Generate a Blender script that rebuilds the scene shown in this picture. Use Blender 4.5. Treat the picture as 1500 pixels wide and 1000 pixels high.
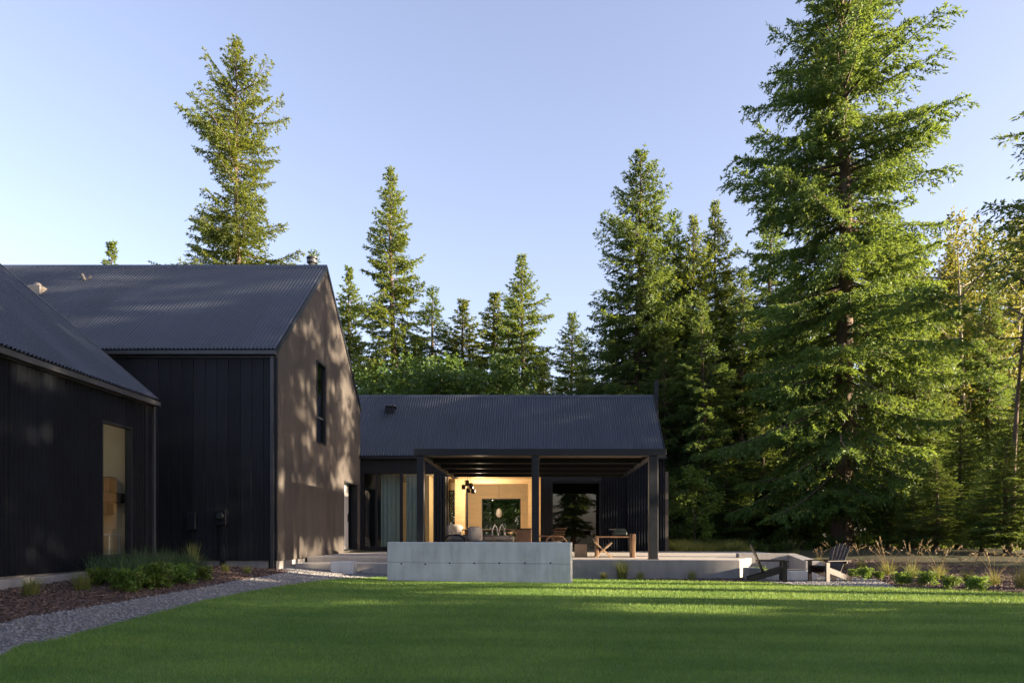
import bpy, math, random
import numpy as np
from mathutils import Vector, Matrix
from mathutils.geometry import delaunay_2d_cdt

# ------------------------------------------------------------------ camera, sky, sun, exposure
for o in list(bpy.data.objects):
    bpy.data.objects.remove(o)
SC = bpy.context.scene
COL = SC.collection
CZ = 1.2                       # camera height; "rel" heights below are relative to it
VX, VY, F = 790.0, 782.0, 1080.0   # vanishing point and focal length in photo pixels

cam_d = bpy.data.cameras.new('camera')
cam_d.sensor_width = 36.0
cam_d.lens = F * 36.0 / 1500.0
cam_d.shift_x = -(VX - 750.0) / 1500.0
cam_d.shift_y = (VY - 500.0) / 1500.0
cam_d.clip_start = 0.1
cam_d.clip_end = 3000
cam = bpy.data.objects.new('camera', cam_d)
COL.objects.link(cam)
cam.location = (0, 0, CZ)
cam.rotation_euler = (math.radians(90), 0, 0)
SC.camera = cam

SUN = Vector((1.0, -0.16, 0.215)).normalized()
SUN_EL = math.asin(SUN.z)
SUN_AZ = math.atan2(SUN.x, SUN.y)      # from +Y towards +X
world = bpy.data.worlds.new('World')
SC.world = world
world.use_nodes = True
nt = world.node_tree
nt.nodes.clear()
sky = nt.nodes.new('ShaderNodeTexSky')
sky.sky_type = 'NISHITA'
sky.sun_disc = False
sky.sun_elevation = SUN_EL
sky.sun_rotation = SUN_AZ
sky.altitude = 100
sky.air_density = 1.0
sky.dust_density = 2.4
sky.ozone_density = 1.4
bg = nt.nodes.new('ShaderNodeBackground')
bg.inputs['Strength'].default_value = 0.088
wo = nt.nodes.new('ShaderNodeOutputWorld')
wb = nt.nodes.new('ShaderNodeMix')          # white balance of the whole sky
wb.data_type = 'RGBA'; wb.blend_type = 'MULTIPLY'; wb.inputs[0].default_value = 1.0
wb.inputs[7].default_value = (1.03, 0.95, 1.06, 1)
hsv = nt.nodes.new('ShaderNodeHueSaturation')
hsv.inputs['Saturation'].default_value = 0.78
nt.links.new(sky.outputs[0], hsv.inputs['Color'])
nt.links.new(hsv.outputs[0], wb.inputs[6])
nt.links.new(wb.outputs[2], bg.inputs[0])
nt.links.new(bg.outputs[0], wo.inputs[0])

sun_d = bpy.data.lights.new('sun', 'SUN')
sun_d.energy = 5.0
sun_d.angle = math.radians(0.55)
sun_d.color = (1.0, 0.80, 0.56)
sun = bpy.data.objects.new('sun', sun_d)
COL.objects.link(sun)
sun.rotation_euler = SUN.to_track_quat('Z', 'Y').to_euler()
sun.location = (60, 4, 20)

SC.view_settings.view_transform = 'Standard'
SC.view_settings.look = 'None'
SC.view_settings.exposure = 2.32
SC.view_settings.gamma = 1.0
SC.view_settings.use_curve_mapping = False
SC.render.engine = 'CYCLES'
SC.cycles.use_denoising = True
SC.cycles.max_bounces = 7
SC.cycles.diffuse_bounces = 4
SC.cycles.glossy_bounces = 3
SC.cycles.transmission_bounces = 4
SC.cycles.transparent_max_bounces = 8
SC.cycles.sample_clamp_indirect = 6.0

# ------------------------------------------------------------------ helpers
R = math.radians
rng = np.random.default_rng(7)
random.seed(7)


def ss(t):
    t = np.clip(t, 0, 1)
    return t * t * (3 - 2 * t)


def ground_rel(x, y):
    """height of the terrain relative to the camera"""
    x = np.asarray(x, float); y = np.asarray(y, float)
    z = -1.12 - 0.025 * np.clip(15 - y, 0, 16)
    z = z + 0.30 * (1 - ss((x + 8.75) / 5.5)) * ss((y - 1) / 8)
    z = z + 0.33 * ss((y - 19.8) / 8)
    z = z + 0.22 * ss((x - 7.5) / 5) * ss((y - 17.5) / 8)
    return z


def gz(x, y):
    return float(ground_rel(x, y)) + CZ


def px2x(px, Y):
    return (px - VX) * Y / F


def unproj(px, py):
    """photo pixel -> point on the terrain"""
    z = -1.1
    for _ in range(30):
        Y = F * (-z) / (py - VY)
        X = px2x(px, Y)
        z = 0.5 * z + 0.5 * float(ground_rel(X, Y))
    return (X, Y)


def world_loc(o):
    v = Vector((0, 0, 0))
    while o is not None:
        v += o.location
        o = o.parent
    return v


def mesh_obj(name, V, Fc, mat, parent=None, smooth=False, quads=None, attr=None):
    """V (n,3) world coordinates; Fc list of faces, or int array (m,k)"""
    me = bpy.data.meshes.new(name)
    V = np.asarray(V, float).reshape(-1, 3)
    if parent is not None:
        V = V - np.array(world_loc(parent))
    if isinstance(Fc, np.ndarray):
        m, k = Fc.shape
        me.vertices.add(len(V)); me.vertices.foreach_set('co', V.ravel().astype(np.float32))
        me.loops.add(m * k); me.loops.foreach_set('vertex_index', Fc.ravel().astype(np.int32))
        me.polygons.add(m)
        me.polygons.foreach_set('loop_start', np.arange(0, m * k, k, dtype=np.int32))
        me.update(calc_edges=True)
    else:
        me.from_pydata([tuple(v) for v in V], [], Fc)
    if smooth:
        me.polygons.foreach_set('use_smooth', [True] * len(me.polygons))
    if attr is not None:
        a = me.attributes.new('shade', 'FLOAT', 'POINT')
        a.data.foreach_set('value', np.asarray(attr, np.float32))
    me.materials.append(mat)
    o = bpy.data.objects.new(name, me)
    COL.objects.link(o)
    if parent is not None:
        o.parent = parent
    return o


def tag(o, label, cat=None, group=None, kind=None):
    if label: o['label'] = label
    if cat: o['category'] = cat
    if group: o['group'] = group
    if kind: o['kind'] = kind
    return o


def thing(name, label, cat, loc=(0, 0, 0), group=None):
    o = bpy.data.objects.new(name, None)
    o.empty_display_size = 0.2
    COL.objects.link(o)
    o.location = loc
    return tag(o, label, cat, group)


def copy_tree(o, parent=None):
    c = o.copy()
    COL.objects.link(c)
    c.parent = parent
    for ch in list(o.children):
        copy_tree(ch, c)
    return c


class MB:
    def __init__(s):
        s.v = []; s.f = []

    def add(s, V, Fc):
        n = len(s.v)
        s.v.extend([tuple(p) for p in V])
        s.f.extend([tuple(i + n for i in f) for f in Fc])
        return s

    def hexa(s, b, t):
        """b, t: four bottom points (ccw seen from above) and four top points"""
        return s.add(list(b) + list(t), [(3, 2, 1, 0), (4, 5, 6, 7), (0, 1, 5, 4), (1, 2, 6, 5), (2, 3, 7, 6), (3, 0, 4, 7)])

    def box(s, x0, x1, y0, y1, z0, z1):
        b = [(x0, y0, z0), (x1, y0, z0), (x1, y1, z0), (x0, y1, z0)]
        t = [(x, y, z1) for x, y, _ in b]
        return s.hexa(b, t)

    def bevbox(s, x0, x1, y0, y1, z0, z1, r=0.02):
        """box with chamfered edges"""
        V = []
        for z, i in ((z0, r), (z0 + r, 0), (z1 - r, 0), (z1, r)):
            a, b, c, d = x0 + i, x1 - i, y0 + i, y1 - i
            if i == 0:
                k = r
                ring = [(a + k, c, z), (b - k, c, z), (b, c + k, z), (b, d - k, z), (b - k, d, z), (a + k, d, z), (a, d - k, z), (a, c + k, z)]
            else:
                k = r * 0.3
                ring = [(a + k, c, z), (b - k, c, z), (b, c + k, z), (b, d - k, z), (b - k, d, z), (a + k, d, z), (a, d - k, z), (a, c + k, z)]
            V += ring
        Fc = [tuple(range(7, -1, -1)), tuple(range(24, 32))]
        for k in range(3):
            for i in range(8):
                j = (i + 1) % 8
                Fc.append((k * 8 + i, k * 8 + j, k * 8 + 8 + j, k * 8 + 8 + i))
        return s.add(V, Fc)

    def bar(s, p, q, w, h, up=(0, 0, 1)):
        """box of section w x h from p to q"""
        p = Vector(p); q = Vector(q); d = (q - p).normalized()
        u = Vector(up)
        side = d.cross(u)
        if side.length < 1e-4:
            side = d.cross(Vector((0, 1, 0)))
        side.normalize()
        n = side.cross(d).normalized()
        a, b = side * w / 2, n * h / 2
        V = [p - a - b, p + a - b, p + a + b, p - a + b, q - a - b, q + a - b, q + a + b, q - a + b]
        return s.add(V, [(0, 1, 2, 3), (7, 6, 5, 4), (0, 4, 5, 1), (1, 5, 6, 2), (2, 6, 7, 3), (3, 7, 4, 0)])

    def tube(s, pts, rad, n=8, cap=True):
        pts = [Vector(p) for p in pts]
        if not hasattr(rad, '__len__'):
            rad = [rad] * len(pts)
        V = []
        for i, p in enumerate(pts):
            d = (pts[min(i + 1, len(pts) - 1)] - pts[max(i - 1, 0)]).normalized()
            a = d.orthogonal().normalized() if abs(d.z) > 0.99 else d.cross(Vector((0, 0, 1))).normalized()
            b = d.cross(a).normalized()
            for k in range(n):
                t = 2 * math.pi * k / n
                V.append(p + (a * math.cos(t) + b * math.sin(t)) * rad[i])
        Fc = []
        for i in range(len(pts) - 1):
            for k in range(n):
                j = (k + 1) % n
                Fc.append((i * n + k, i * n + j, i * n + n + j, i * n + n + k))
        if cap:
            Fc.append(tuple(range(n - 1, -1, -1)))
            m = (len(pts) - 1) * n
            Fc.append(tuple(range(m, m + n)))
        return s.add(V, Fc)

    def lathe(s, c, prof, n=16):
        """prof: list of (r, z)"""
        V = []
        for r, z in prof:
            for k in range(n):
                t = 2 * math.pi * k / n
                V.append((c[0] + r * math.cos(t), c[1] + r * math.sin(t), c[2] + z))
        Fc = []
        for i in range(len(prof) - 1):
            for k in range(n):
                j = (k + 1) % n
                Fc.append((i * n + k, i * n + j, i * n + n + j, i * n + n + k))
        Fc.append(tuple(range(n - 1, -1, -1)))
        m = (len(prof) - 1) * n
        Fc.append(tuple(range(m, m + n)))
        return s.add(V, Fc)

    def build(s, name, mat, parent=None, smooth=False):
        return mesh_obj(name, s.v, s.f, mat, parent, smooth)


# ------------------------------------------------------------------ materials
def new_mat(name):
    m = bpy.data.materials.new(name)
    m.use_nodes = True
    t = m.node_tree
    p = t.nodes['Principled BSDF']
    return m, t, p


def N(t, typ, **kw):
    n = t.nodes.new(typ)
    for k, v in kw.items():
        if k in n.inputs:
            n.inputs[k].default_value = v
        else:
            setattr(n, k, v)
    return n


def ramp(t, stops):
    r = t.nodes.new('ShaderNodeValToRGB')
    e = r.color_ramp.elements
    while len(e) > 1:
        e.remove(e[-1])
    e[0].position = stops[0][0]; e[0].color = (*stops[0][1], 1)
    for p, c in stops[1:]:
        k = e.new(p); k.color = (*c, 1)
    return r


def simple(name, col, rough=0.6, metal=0.0, var=0.12, scale=3.0, bump=0.0, bscale=40.0, spec=0.5, stretch=None, rand=0.0):
    m, t, p = new_mat(name)
    tc = N(t, 'ShaderNodeTexCoord')
    src = tc.outputs['Object']
    if stretch:
        mp = N(t, 'ShaderNodeMapping'); mp.inputs['Scale'].default_value = stretch
        t.links.new(src, mp.inputs[0]); src = mp.outputs[0]
    nz = N(t, 'ShaderNodeTexNoise', Scale=scale, Detail=6.0, Roughness=0.6)
    t.links.new(src, nz.inputs['Vector'])
    a = tuple(max(0, c * (1 - var)) for c in col); b = tuple(c * (1 + var) for c in col)
    r = ramp(t, [(0.3, a), (0.7, b)])
    t.links.new(nz.outputs['Fac'], r.inputs[0])
    if rand:
        oi = N(t, 'ShaderNodeObjectInfo'); mv = N(t, 'ShaderNodeMapRange')
        mv.inputs['To Min'].default_value = 1 - rand; mv.inputs['To Max'].default_value = 1 + rand
        hs = N(t, 'ShaderNodeHueSaturation')
        t.links.new(oi.outputs['Random'], mv.inputs[0]); t.links.new(mv.outputs[0], hs.inputs['Value'])
        t.links.new(r.outputs[0], hs.inputs['Color']); t.links.new(hs.outputs[0], p.inputs['Base Color'])
    else:
        t.links.new(r.outputs[0], p.inputs['Base Color'])
    rr = N(t, 'ShaderNodeMapRange'); rr.inputs['To Min'].default_value = max(0.02, rough - 0.08); rr.inputs['To Max'].default_value = min(1, rough + 0.1)
    t.links.new(nz.outputs['Fac'], rr.inputs[0]); t.links.new(rr.outputs[0], p.inputs['Roughness'])
    p.inputs['Metallic'].default_value = metal
    p.inputs['Specular IOR Level'].default_value = spec
    if bump:
        n2 = N(t, 'ShaderNodeTexNoise', Scale=bscale, Detail=5.0)
        t.links.new(src, n2.inputs['Vector'])
        bp = N(t, 'ShaderNodeBump', Strength=bump, Distance=0.02)
        t.links.new(n2.outputs['Fac'], bp.inputs['Height']); t.links.new(bp.outputs[0], p.inputs['Normal'])
    return m


def leaf_mat(name, dark, light, trans=(0.25, 0.30, 0.05), tw=0.35, scale=0.8):
    m, t, p = new_mat(name)
    t.nodes.remove(p)
    out = t.nodes['Material Output']
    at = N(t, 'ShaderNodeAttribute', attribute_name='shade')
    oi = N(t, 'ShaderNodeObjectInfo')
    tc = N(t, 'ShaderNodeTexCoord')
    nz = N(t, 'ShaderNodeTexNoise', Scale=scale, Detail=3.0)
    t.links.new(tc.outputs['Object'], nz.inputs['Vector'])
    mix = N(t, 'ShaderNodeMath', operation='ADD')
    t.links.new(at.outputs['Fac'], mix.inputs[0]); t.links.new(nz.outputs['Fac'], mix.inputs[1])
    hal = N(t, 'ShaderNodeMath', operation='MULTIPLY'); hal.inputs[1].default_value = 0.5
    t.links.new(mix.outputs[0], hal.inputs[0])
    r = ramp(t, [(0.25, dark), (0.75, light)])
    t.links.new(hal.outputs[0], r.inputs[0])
    hs = N(t, 'ShaderNodeHueSaturation')
    mr = N(t, 'ShaderNodeMapRange'); mr.inputs['To Min'].default_value = 0.485; mr.inputs['To Max'].default_value = 0.515
    mv = N(t, 'ShaderNodeMapRange'); mv.inputs['To Min'].default_value = 0.8; mv.inputs['To Max'].default_value = 1.2
    t.links.new(oi.outputs['Random'], mr.inputs[0]); t.links.new(oi.outputs['Random'], mv.inputs[0])
    t.links.new(mr.outputs[0], hs.inputs['Hue']); t.links.new(mv.outputs[0], hs.inputs['Value'])
    t.links.new(r.outputs[0], hs.inputs['Color'])
    d = N(t, 'ShaderNodeBsdfPrincipled', Roughness=0.55); d.inputs['Specular IOR Level'].default_value = 0.3
    t.links.new(hs.outputs[0], d.inputs['Base Color'])
    tr = N(t, 'ShaderNodeBsdfTranslucent')
    mc = N(t, 'ShaderNodeMix', data_type='RGBA'); mc.inputs[0].default_value = 0.5
    t.links.new(hs.outputs[0], mc.inputs[6]); mc.inputs[7].default_value = (*trans, 1)
    t.links.new(mc.outputs[2], tr.inputs['Color'])
    mx = N(t, 'ShaderNodeMixShader'); mx.inputs[0].default_value = tw
    t.links.new(d.outputs[0], mx.inputs[1]); t.links.new(tr.outputs[0], mx.inputs[2])
    t.links.new(mx.outputs[0], out.inputs[0])
    return m


def glass_mat(name, tint=(0.85, 0.9, 0.88), ior=1.6):
    m, t, p = new_mat(name)
    t.nodes.remove(p)
    out = t.nodes['Material Output']
    tr = N(t, 'ShaderNodeBsdfTransparent'); tr.inputs[0].default_value = (*tint, 1)
    gl = N(t, 'ShaderNodeBsdfGlossy'); gl.inputs['Roughness'].default_value = 0.01
    gl.inputs[0].default_value = (0.95, 0.97, 1, 1)
    fr = N(t, 'ShaderNodeFresnel', IOR=ior)
    ge = N(t, 'ShaderNodeNewGeometry')
    iv = N(t, 'ShaderNodeMath', operation='SUBTRACT'); iv.inputs[0].default_value = 1.0
    t.links.new(ge.outputs['Backfacing'], iv.inputs[1])
    fm = N(t, 'ShaderNodeMath', operation='MULTIPLY')      # only the outer face of the pane mirrors
    t.links.new(fr.outputs[0], fm.inputs[0]); t.links.new(iv.outputs[0], fm.inputs[1])
    mx = N(t, 'ShaderNodeMixShader')
    t.links.new(fm.outputs[0], mx.inputs[0]); t.links.new(tr.outputs[0], mx.inputs[1]); t.links.new(gl.outputs[0], mx.inputs[2])
    t.links.new(mx.outputs[0], out.inputs[0])
    return m


def ground_mat(name, stops, scale, bump, bscale, rough=0.95, big=0.35):
    m, t, p = new_mat(name)
    tc = N(t, 'ShaderNodeTexCoord')
    a = N(t, 'ShaderNodeTexNoise', Scale=scale, Detail=8.0, Roughness=0.7)
    b = N(t, 'ShaderNodeTexNoise', Scale=0.5, Detail=4.0)
    for n in (a, b):
        t.links.new(tc.outputs['Object'], n.inputs['Vector'])
    ma = N(t, 'ShaderNodeMath', operation='MULTIPLY_ADD'); ma.inputs[1].default_value = big
    t.links.new(b.outputs['Fac'], ma.inputs[0])
    mm = N(t, 'ShaderNodeMath', operation='MULTIPLY'); mm.inputs[1].default_value = 1 - big
    t.links.new(a.outputs['Fac'], mm.inputs[0]); t.links.new(mm.outputs[0], ma.inputs[2])
    r = ramp(t, stops)
    t.links.new(ma.outputs[0], r.inputs[0]); t.links.new(r.outputs[0], p.inputs['Base Color'])
    p.inputs['Roughness'].default_value = rough
    p.inputs['Specular IOR Level'].default_value = 0.2
    n2 = N(t, 'ShaderNodeTexNoise', Scale=bscale, Detail=6.0)
    t.links.new(tc.outputs['Object'], n2.inputs['Vector'])
    bp = N(t, 'ShaderNodeBump', Strength=bump, Distance=0.03)
    t.links.new(n2.outputs['Fac'], bp.inputs['Height']); t.links.new(bp.outputs[0], p.inputs['Normal'])
    return m


def concrete_mat(name, col, dark=0.72):
    m, t, p = new_mat(name)
    tc = N(t, 'ShaderNodeTexCoord')
    a = N(t, 'ShaderNodeTexNoise', Scale=1.6, Detail=9.0, Roughness=0.65)
    mp = N(t, 'ShaderNodeMapping'); mp.inputs['Scale'].default_value = (5, 5, 0.7)
    t.links.new(tc.outputs['Object'], mp.inputs[0])
    st = N(t, 'ShaderNodeTexNoise', Scale=1.2, Detail=6.0, Roughness=0.6)      # drips
    t.links.new(tc.outputs['Object'], a.inputs['Vector']); t.links.new(mp.outputs[0], st.inputs['Vector'])
    ad = N(t, 'ShaderNodeMath', operation='ADD'); t.links.new(a.outputs['Fac'], ad.inputs[0]); t.links.new(st.outputs['Fac'], ad.inputs[1])
    hf = N(t, 'ShaderNodeMath', operation='MULTIPLY'); hf.inputs[1].default_value = 0.5; t.links.new(ad.outputs[0], hf.inputs[0])
    r = ramp(t, [(0.33, tuple(c * dark for c in col)), (0.5, col), (0.68, tuple(c * 1.18 for c in col))])
    t.links.new(hf.outputs[0], r.inputs[0])
    sp = N(t, 'ShaderNodeTexNoise', Scale=60.0, Detail=3.0)
    t.links.new(tc.outputs['Object'], sp.inputs['Vector'])
    r2 = ramp(t, [(0.25, (0.6, 0.6, 0.6)), (0.4, (1, 1, 1))])
    t.links.new(sp.outputs['Fac'], r2.inputs[0])
    mx = N(t, 'ShaderNodeMix', data_type='RGBA', blend_type='MULTIPLY'); mx.inputs[0].default_value = 0.5
    t.links.new(r.outputs[0], mx.inputs[6]); t.links.new(r2.outputs[0], mx.inputs[7])
    t.links.new(mx.outputs[2], p.inputs['Base Color'])
    p.inputs['Roughness'].default_value = 0.85
    p.inputs['Specular IOR Level'].default_value = 0.3
    bp = N(t, 'ShaderNodeBump', Strength=0.25, Distance=0.01)
    t.links.new(sp.outputs['Fac'], bp.inputs['Height']); t.links.new(bp.outputs[0], p.inputs['Normal'])
    return m


M = {}
M['roof'] = simple('charcoal_roof_metal', (0.032, 0.038, 0.052), 0.40, 0.0, 0.22, 0.9, spec=0.5, rand=0.10)
M['black_metal'] = simple('black_metal_cladding', (0.0055, 0.0075, 0.012), 0.65, 0.0, 0.3, 1.5, spec=0.08, rand=0.2)
M['black_board'] = simple('black_stained_board', (0.014, 0.016, 0.020), 0.5, 0.0, 0.35, 2.0, stretch=(6, 6, 0.4), bump=0.15, bscale=6, spec=0.2, rand=0.25)
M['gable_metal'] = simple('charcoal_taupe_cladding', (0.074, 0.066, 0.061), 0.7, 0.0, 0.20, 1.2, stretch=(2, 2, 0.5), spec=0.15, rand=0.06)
M['steel'] = simple('black_painted_steel', (0.011, 0.013, 0.018), 0.45, 0.0, 0.2, 4.0, spec=0.3)
M['gutter'] = simple('grey_black_gutter', (0.07, 0.072, 0.08), 0.35, 0.3, 0.15, 2.0)
M['concrete'] = concrete_mat('cast_concrete', (0.62, 0.62, 0.615))
M['patio'] = concrete_mat('patio_concrete', (0.40, 0.37, 0.34), 0.85)
M['foundation'] = concrete_mat('foundation_concrete', (0.25, 0.245, 0.245), 0.8)
M['hole'] = simple('dark_hole', (0.05, 0.05, 0.05), 0.9)
M['wood'] = simple('golden_plywood', (0.60, 0.45, 0.26), 0.55, 0, 0.10, 2.0, stretch=(1, 1, 6))
M['wood_ceiling'] = simple('brown_soffit_board', (0.14, 0.085, 0.05), 0.55, 0, 0.25, 2.0, stretch=(1, 10, 10), rand=0.25)
M['teak'] = simple('orange_brown_timber', (0.22, 0.12, 0.06), 0.55, 0, 0.25, 3.0, stretch=(8, 8, 1))
M['teak_pale'] = simple('pale_cedar', (0.38, 0.25, 0.14), 0.6, 0, 0.2, 3.0, stretch=(8, 8, 1))
M['brown_paint'] = simple('dark_brown_slat', (0.018, 0.012, 0.010), 0.5, 0, 0.3, 4.0)
M['plaster'] = simple('warm_plaster', (0.50, 0.42, 0.33), 0.85, 0, 0.05)
M['plaster_grey'] = simple('grey_plaster', (0.36, 0.35, 0.33), 0.85, 0, 0.05)
M['floor'] = simple('pale_floor', (0.40, 0.31, 0.21), 0.4, 0, 0.15, 2.0, stretch=(1, 8, 1))
M['white'] = simple('white_paint', (0.46, 0.46, 0.46), 0.5, 0, 0.03)
M['white_fabric'] = simple('white_fabric', (0.36, 0.34, 0.33), 0.9, 0, 0.06, 8.0, bump=0.2)
M['grey_fabric'] = simple('grey_fabric', (0.22, 0.21, 0.20), 0.95, 0, 0.12, 8.0, bump=0.2)
M['blue_fabric'] = simple('slate_blue_fabric', (0.10, 0.15, 0.19), 0.9, 0, 0.12, 8.0, bump=0.2)
M['brown_leather'] = simple('brown_leather', (0.13, 0.075, 0.05), 0.5, 0, 0.2, 5.0)
M['curtain'] = simple('grey_green_curtain', (0.34, 0.38, 0.37), 0.95, 0, 0.06, 6.0)
M['grill'] = simple('dark_green_enamel', (0.03, 0.04, 0.038), 0.35, 0.2, 0.2, 4.0)
M['chrome'] = simple('brushed_steel', (0.20, 0.18, 0.16), 0.5, 0.4, 0.1, 6.0)
M['bark'] = simple('fir_bark', (0.10, 0.072, 0.052), 0.9, 0, 0.45, 2.5, bump=0.9, bscale=9, stretch=(4, 4, 0.6))
M['bark_pale'] = simple('pale_bark', (0.22, 0.19, 0.15), 0.9, 0, 0.35, 2.5, bump=0.6, bscale=9, stretch=(3, 3, 0.6))
M['needle'] = leaf_mat('fir_needles', (0.036, 0.072, 0.024), (0.135, 0.188, 0.036), (0.38, 0.42, 0.03), 0.44)
M['needle_dark'] = leaf_mat('deep_fir_needles', (0.028, 0.062, 0.028), (0.102, 0.168, 0.040), (0.32, 0.40, 0.04), 0.42)
M['leaf'] = leaf_mat('broad_leaves', (0.035, 0.075, 0.016), (0.10, 0.17, 0.035), (0.20, 0.28, 0.03), 0.35)
M['leaf_yellow'] = leaf_mat('yellow_green_leaves', (0.07, 0.09, 0.02), (0.19, 0.20, 0.045), (0.36, 0.34, 0.05), 0.42)
M['leaf_fresh'] = leaf_mat('fresh_green_leaves', (0.06, 0.12, 0.02), (0.15, 0.24, 0.04), (0.28, 0.36, 0.05), 0.4)
M['grass'] = leaf_mat('lawn_grass_blades', (0.090, 0.200, 0.044), (0.265, 0.375, 0.092), (0.30, 0.34, 0.03), 0.35, scale=0.5)
M['grass_tall'] = leaf_mat('tall_grass_blades', (0.10, 0.14, 0.035), (0.27, 0.28, 0.09), (0.42, 0.40, 0.09), 0.4)
M['grass_blue'] = leaf_mat('blue_green_blades', (0.03, 0.065, 0.03), (0.085, 0.13, 0.055), (0.18, 0.25, 0.08), 0.3)
M['plume'] = leaf_mat('tan_seed_plumes', (0.20, 0.15, 0.08), (0.36, 0.28, 0.17), (0.36, 0.27, 0.13), 0.35)
M['glass'] = glass_mat('window_glass', (0.88, 0.92, 0.9), 1.42)
M['glass_dark'] = glass_mat('tinted_window_glass', (0.45, 0.5, 0.47), 1.9)
M['lawn_soil'] = ground_mat('lawn_soil', [(0.3, (0.075, 0.145, 0.034)), (0.7, (0.13, 0.205, 0.05))], 30, 0.4, 60)
M['forest_floor'] = ground_mat('forest_floor', [(0.3, (0.03, 0.028, 0.016)), (0.5, (0.06, 0.055, 0.03)), (0.7, (0.06, 0.085, 0.03))], 3, 0.6, 8)
M['mulch'] = ground_mat('bark_mulch', [(0.35, (0.055, 0.038, 0.032)), (0.6, (0.13, 0.092, 0.078))], 40, 0.8, 50)
M['chip'] = simple('mulch_chip', (0.125, 0.085, 0.070), 0.9, 0, 0.5, 9.0)
M['gravel'] = ground_mat('gravel_bed', [(0.35, (0.10, 0.10, 0.10)), (0.65, (0.25, 0.245, 0.245))], 60, 0.9, 70)
M['stone'] = simple('gravel_stone', (0.225, 0.22, 0.22), 0.85, 0, 0.45, 14.0)

# ------------------------------------------------------------------ ground sheets


def sheet(name, poly, step, off, mat, kind='structure'):
    poly = np.array(poly, float)
    x0, y0 = poly.min(0); x1, y1 = poly.max(0)
    P = [Vector(p) for p in poly]
    n = len(P)
    E = [(i, (i + 1) % n) for i in range(n)]
    gx, gy = np.meshgrid(np.arange(x0, x1, step), np.arange(y0, y1, step))
    pts = np.c_[gx.ravel(), gy.ravel()]
    pts = pts[inside(pts, poly)]
    V = P + [Vector(p) for p in pts]
    r = delaunay_2d_cdt(V, E, [list(range(n))], 1, 1e-4)
    vs = np.array([(v.x, v.y) for v in r[0]])
    z = ground_rel(vs[:, 0], vs[:, 1]) + CZ + off
    o = mesh_obj(name, np.c_[vs, z], [tuple(f) for f in r[2]], mat, None, True)
    tag(o, None, None, None, kind)
    return o


def inside(pts, poly):
    x, y = pts[:, 0], pts[:, 1]
    c = np.zeros(len(pts), bool)
    n = len(poly)
    for i in range(n):
        xa, ya = poly[i]; xb, yb = poly[(i + 1) % n]
        if ya == yb:
            continue
        hit = ((ya > y) != (yb > y)) & (x < (xb - xa) * (y - ya) / (yb - ya) + xa)
        c ^= hit
    return c


def smooth_line(pts, k=6):
    """Catmull-Rom through points"""
    P = [np.array(p, float) for p in pts]
    P = [2 * P[0] - P[1]] + P + [2 * P[-1] - P[-2]]
    out = []
    for i in range(1, len(P) - 2):
        for t in np.linspace(0, 1, k, endpoint=False):
            a, b, c, d = P[i - 1], P[i], P[i + 1], P[i + 2]
            out.append(0.5 * (2 * b + (c - a) * t + (2 * a - 5 * b + 4 * c - d) * t * t + (3 * b - a - 3 * c + d) * t ** 3))
    out.append(P[-2])
    return [tuple(p) for p in out]


# the big ground: fine near, coarse to the horizon
gx = np.unique(np.r_[-900, -400, -200, -120, np.arange(-70, -30, 8), np.arange(-30, 40, 0.8), np.arange(40, 80, 8), 120, 200, 400, 900])
gy = np.unique(np.r_[-500, -200, -100, np.arange(-60, -8, 6), np.arange(-8, 36, 0.8), np.arange(36, 100, 4), 140, 200, 400, 900, 1500])
GX, GY = np.meshgrid(gx, gy)
GZ = ground_rel(GX, GY) + CZ - 0.012
nx, ny = len(gx), len(gy)
ii, jj = np.meshgrid(np.arange(nx - 1), np.arange(ny - 1))
a = (jj * nx + ii).ravel()
gr = mesh_obj('ground', np.c_[GX.ravel(), GY.ravel(), GZ.ravel()], np.c_[a, a + 1, a + nx + 1, a + nx], M['forest_floor'], None, True)
tag(gr, None, kind='structure')

lawn_left = [(-2.6, -6), (-3.0, 0), (-3.6, 3.5)] + [unproj(*p) for p in ((0, 962), (80, 938), (150, 919), (230, 898), (300, 880), (370, 866), (440, 855), (500, 848), (570, 846))]
lawn_left = smooth_line(lawn_left, 5)
lawn_right = [unproj(*p) for p in ((836, 849), (1000, 852), (1110, 854), (1170, 858), (1310, 862), (1400, 865), (1500, 870))]
lawn_right = smooth_line(lawn_right, 4) + [(14.5, 12.0), (15.5, 6), (15.5, -6)]
lawn_poly = lawn_left + lawn_right
lawn = sheet('lawn', lawn_poly, 0.7, 0.012, M['lawn_soil'])

mulch_edge = [(-4.6, -6), (-5.0, 0), (-5.2, 3)] + [unproj(*p) for p in ((0, 914), (70, 900), (140, 888), (220, 874), (300, 860), (370, 847), (425, 838))]
mulch_edge = smooth_line(mulch_edge, 5)
path_poly = lawn_left + [(-2.5, 18.8), (-3.2, 20.6), (-6.7, 20.6)] + [(-6.7, 18.93)] + mulch_edge[::-1]
gravel_path = sheet('gravel_path', path_poly, 0.6, 0.006, M['gravel'])
mulch_poly = mulch_edge + [(-6.7, 18.93), (-20, 18.93), (-20, 16.7), (-8.74, 16.7), (-8.74, -6)]
mulch_bed = sheet('mulch_bed', mulch_poly, 0.6, 0.004, M['mulch'])

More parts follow.
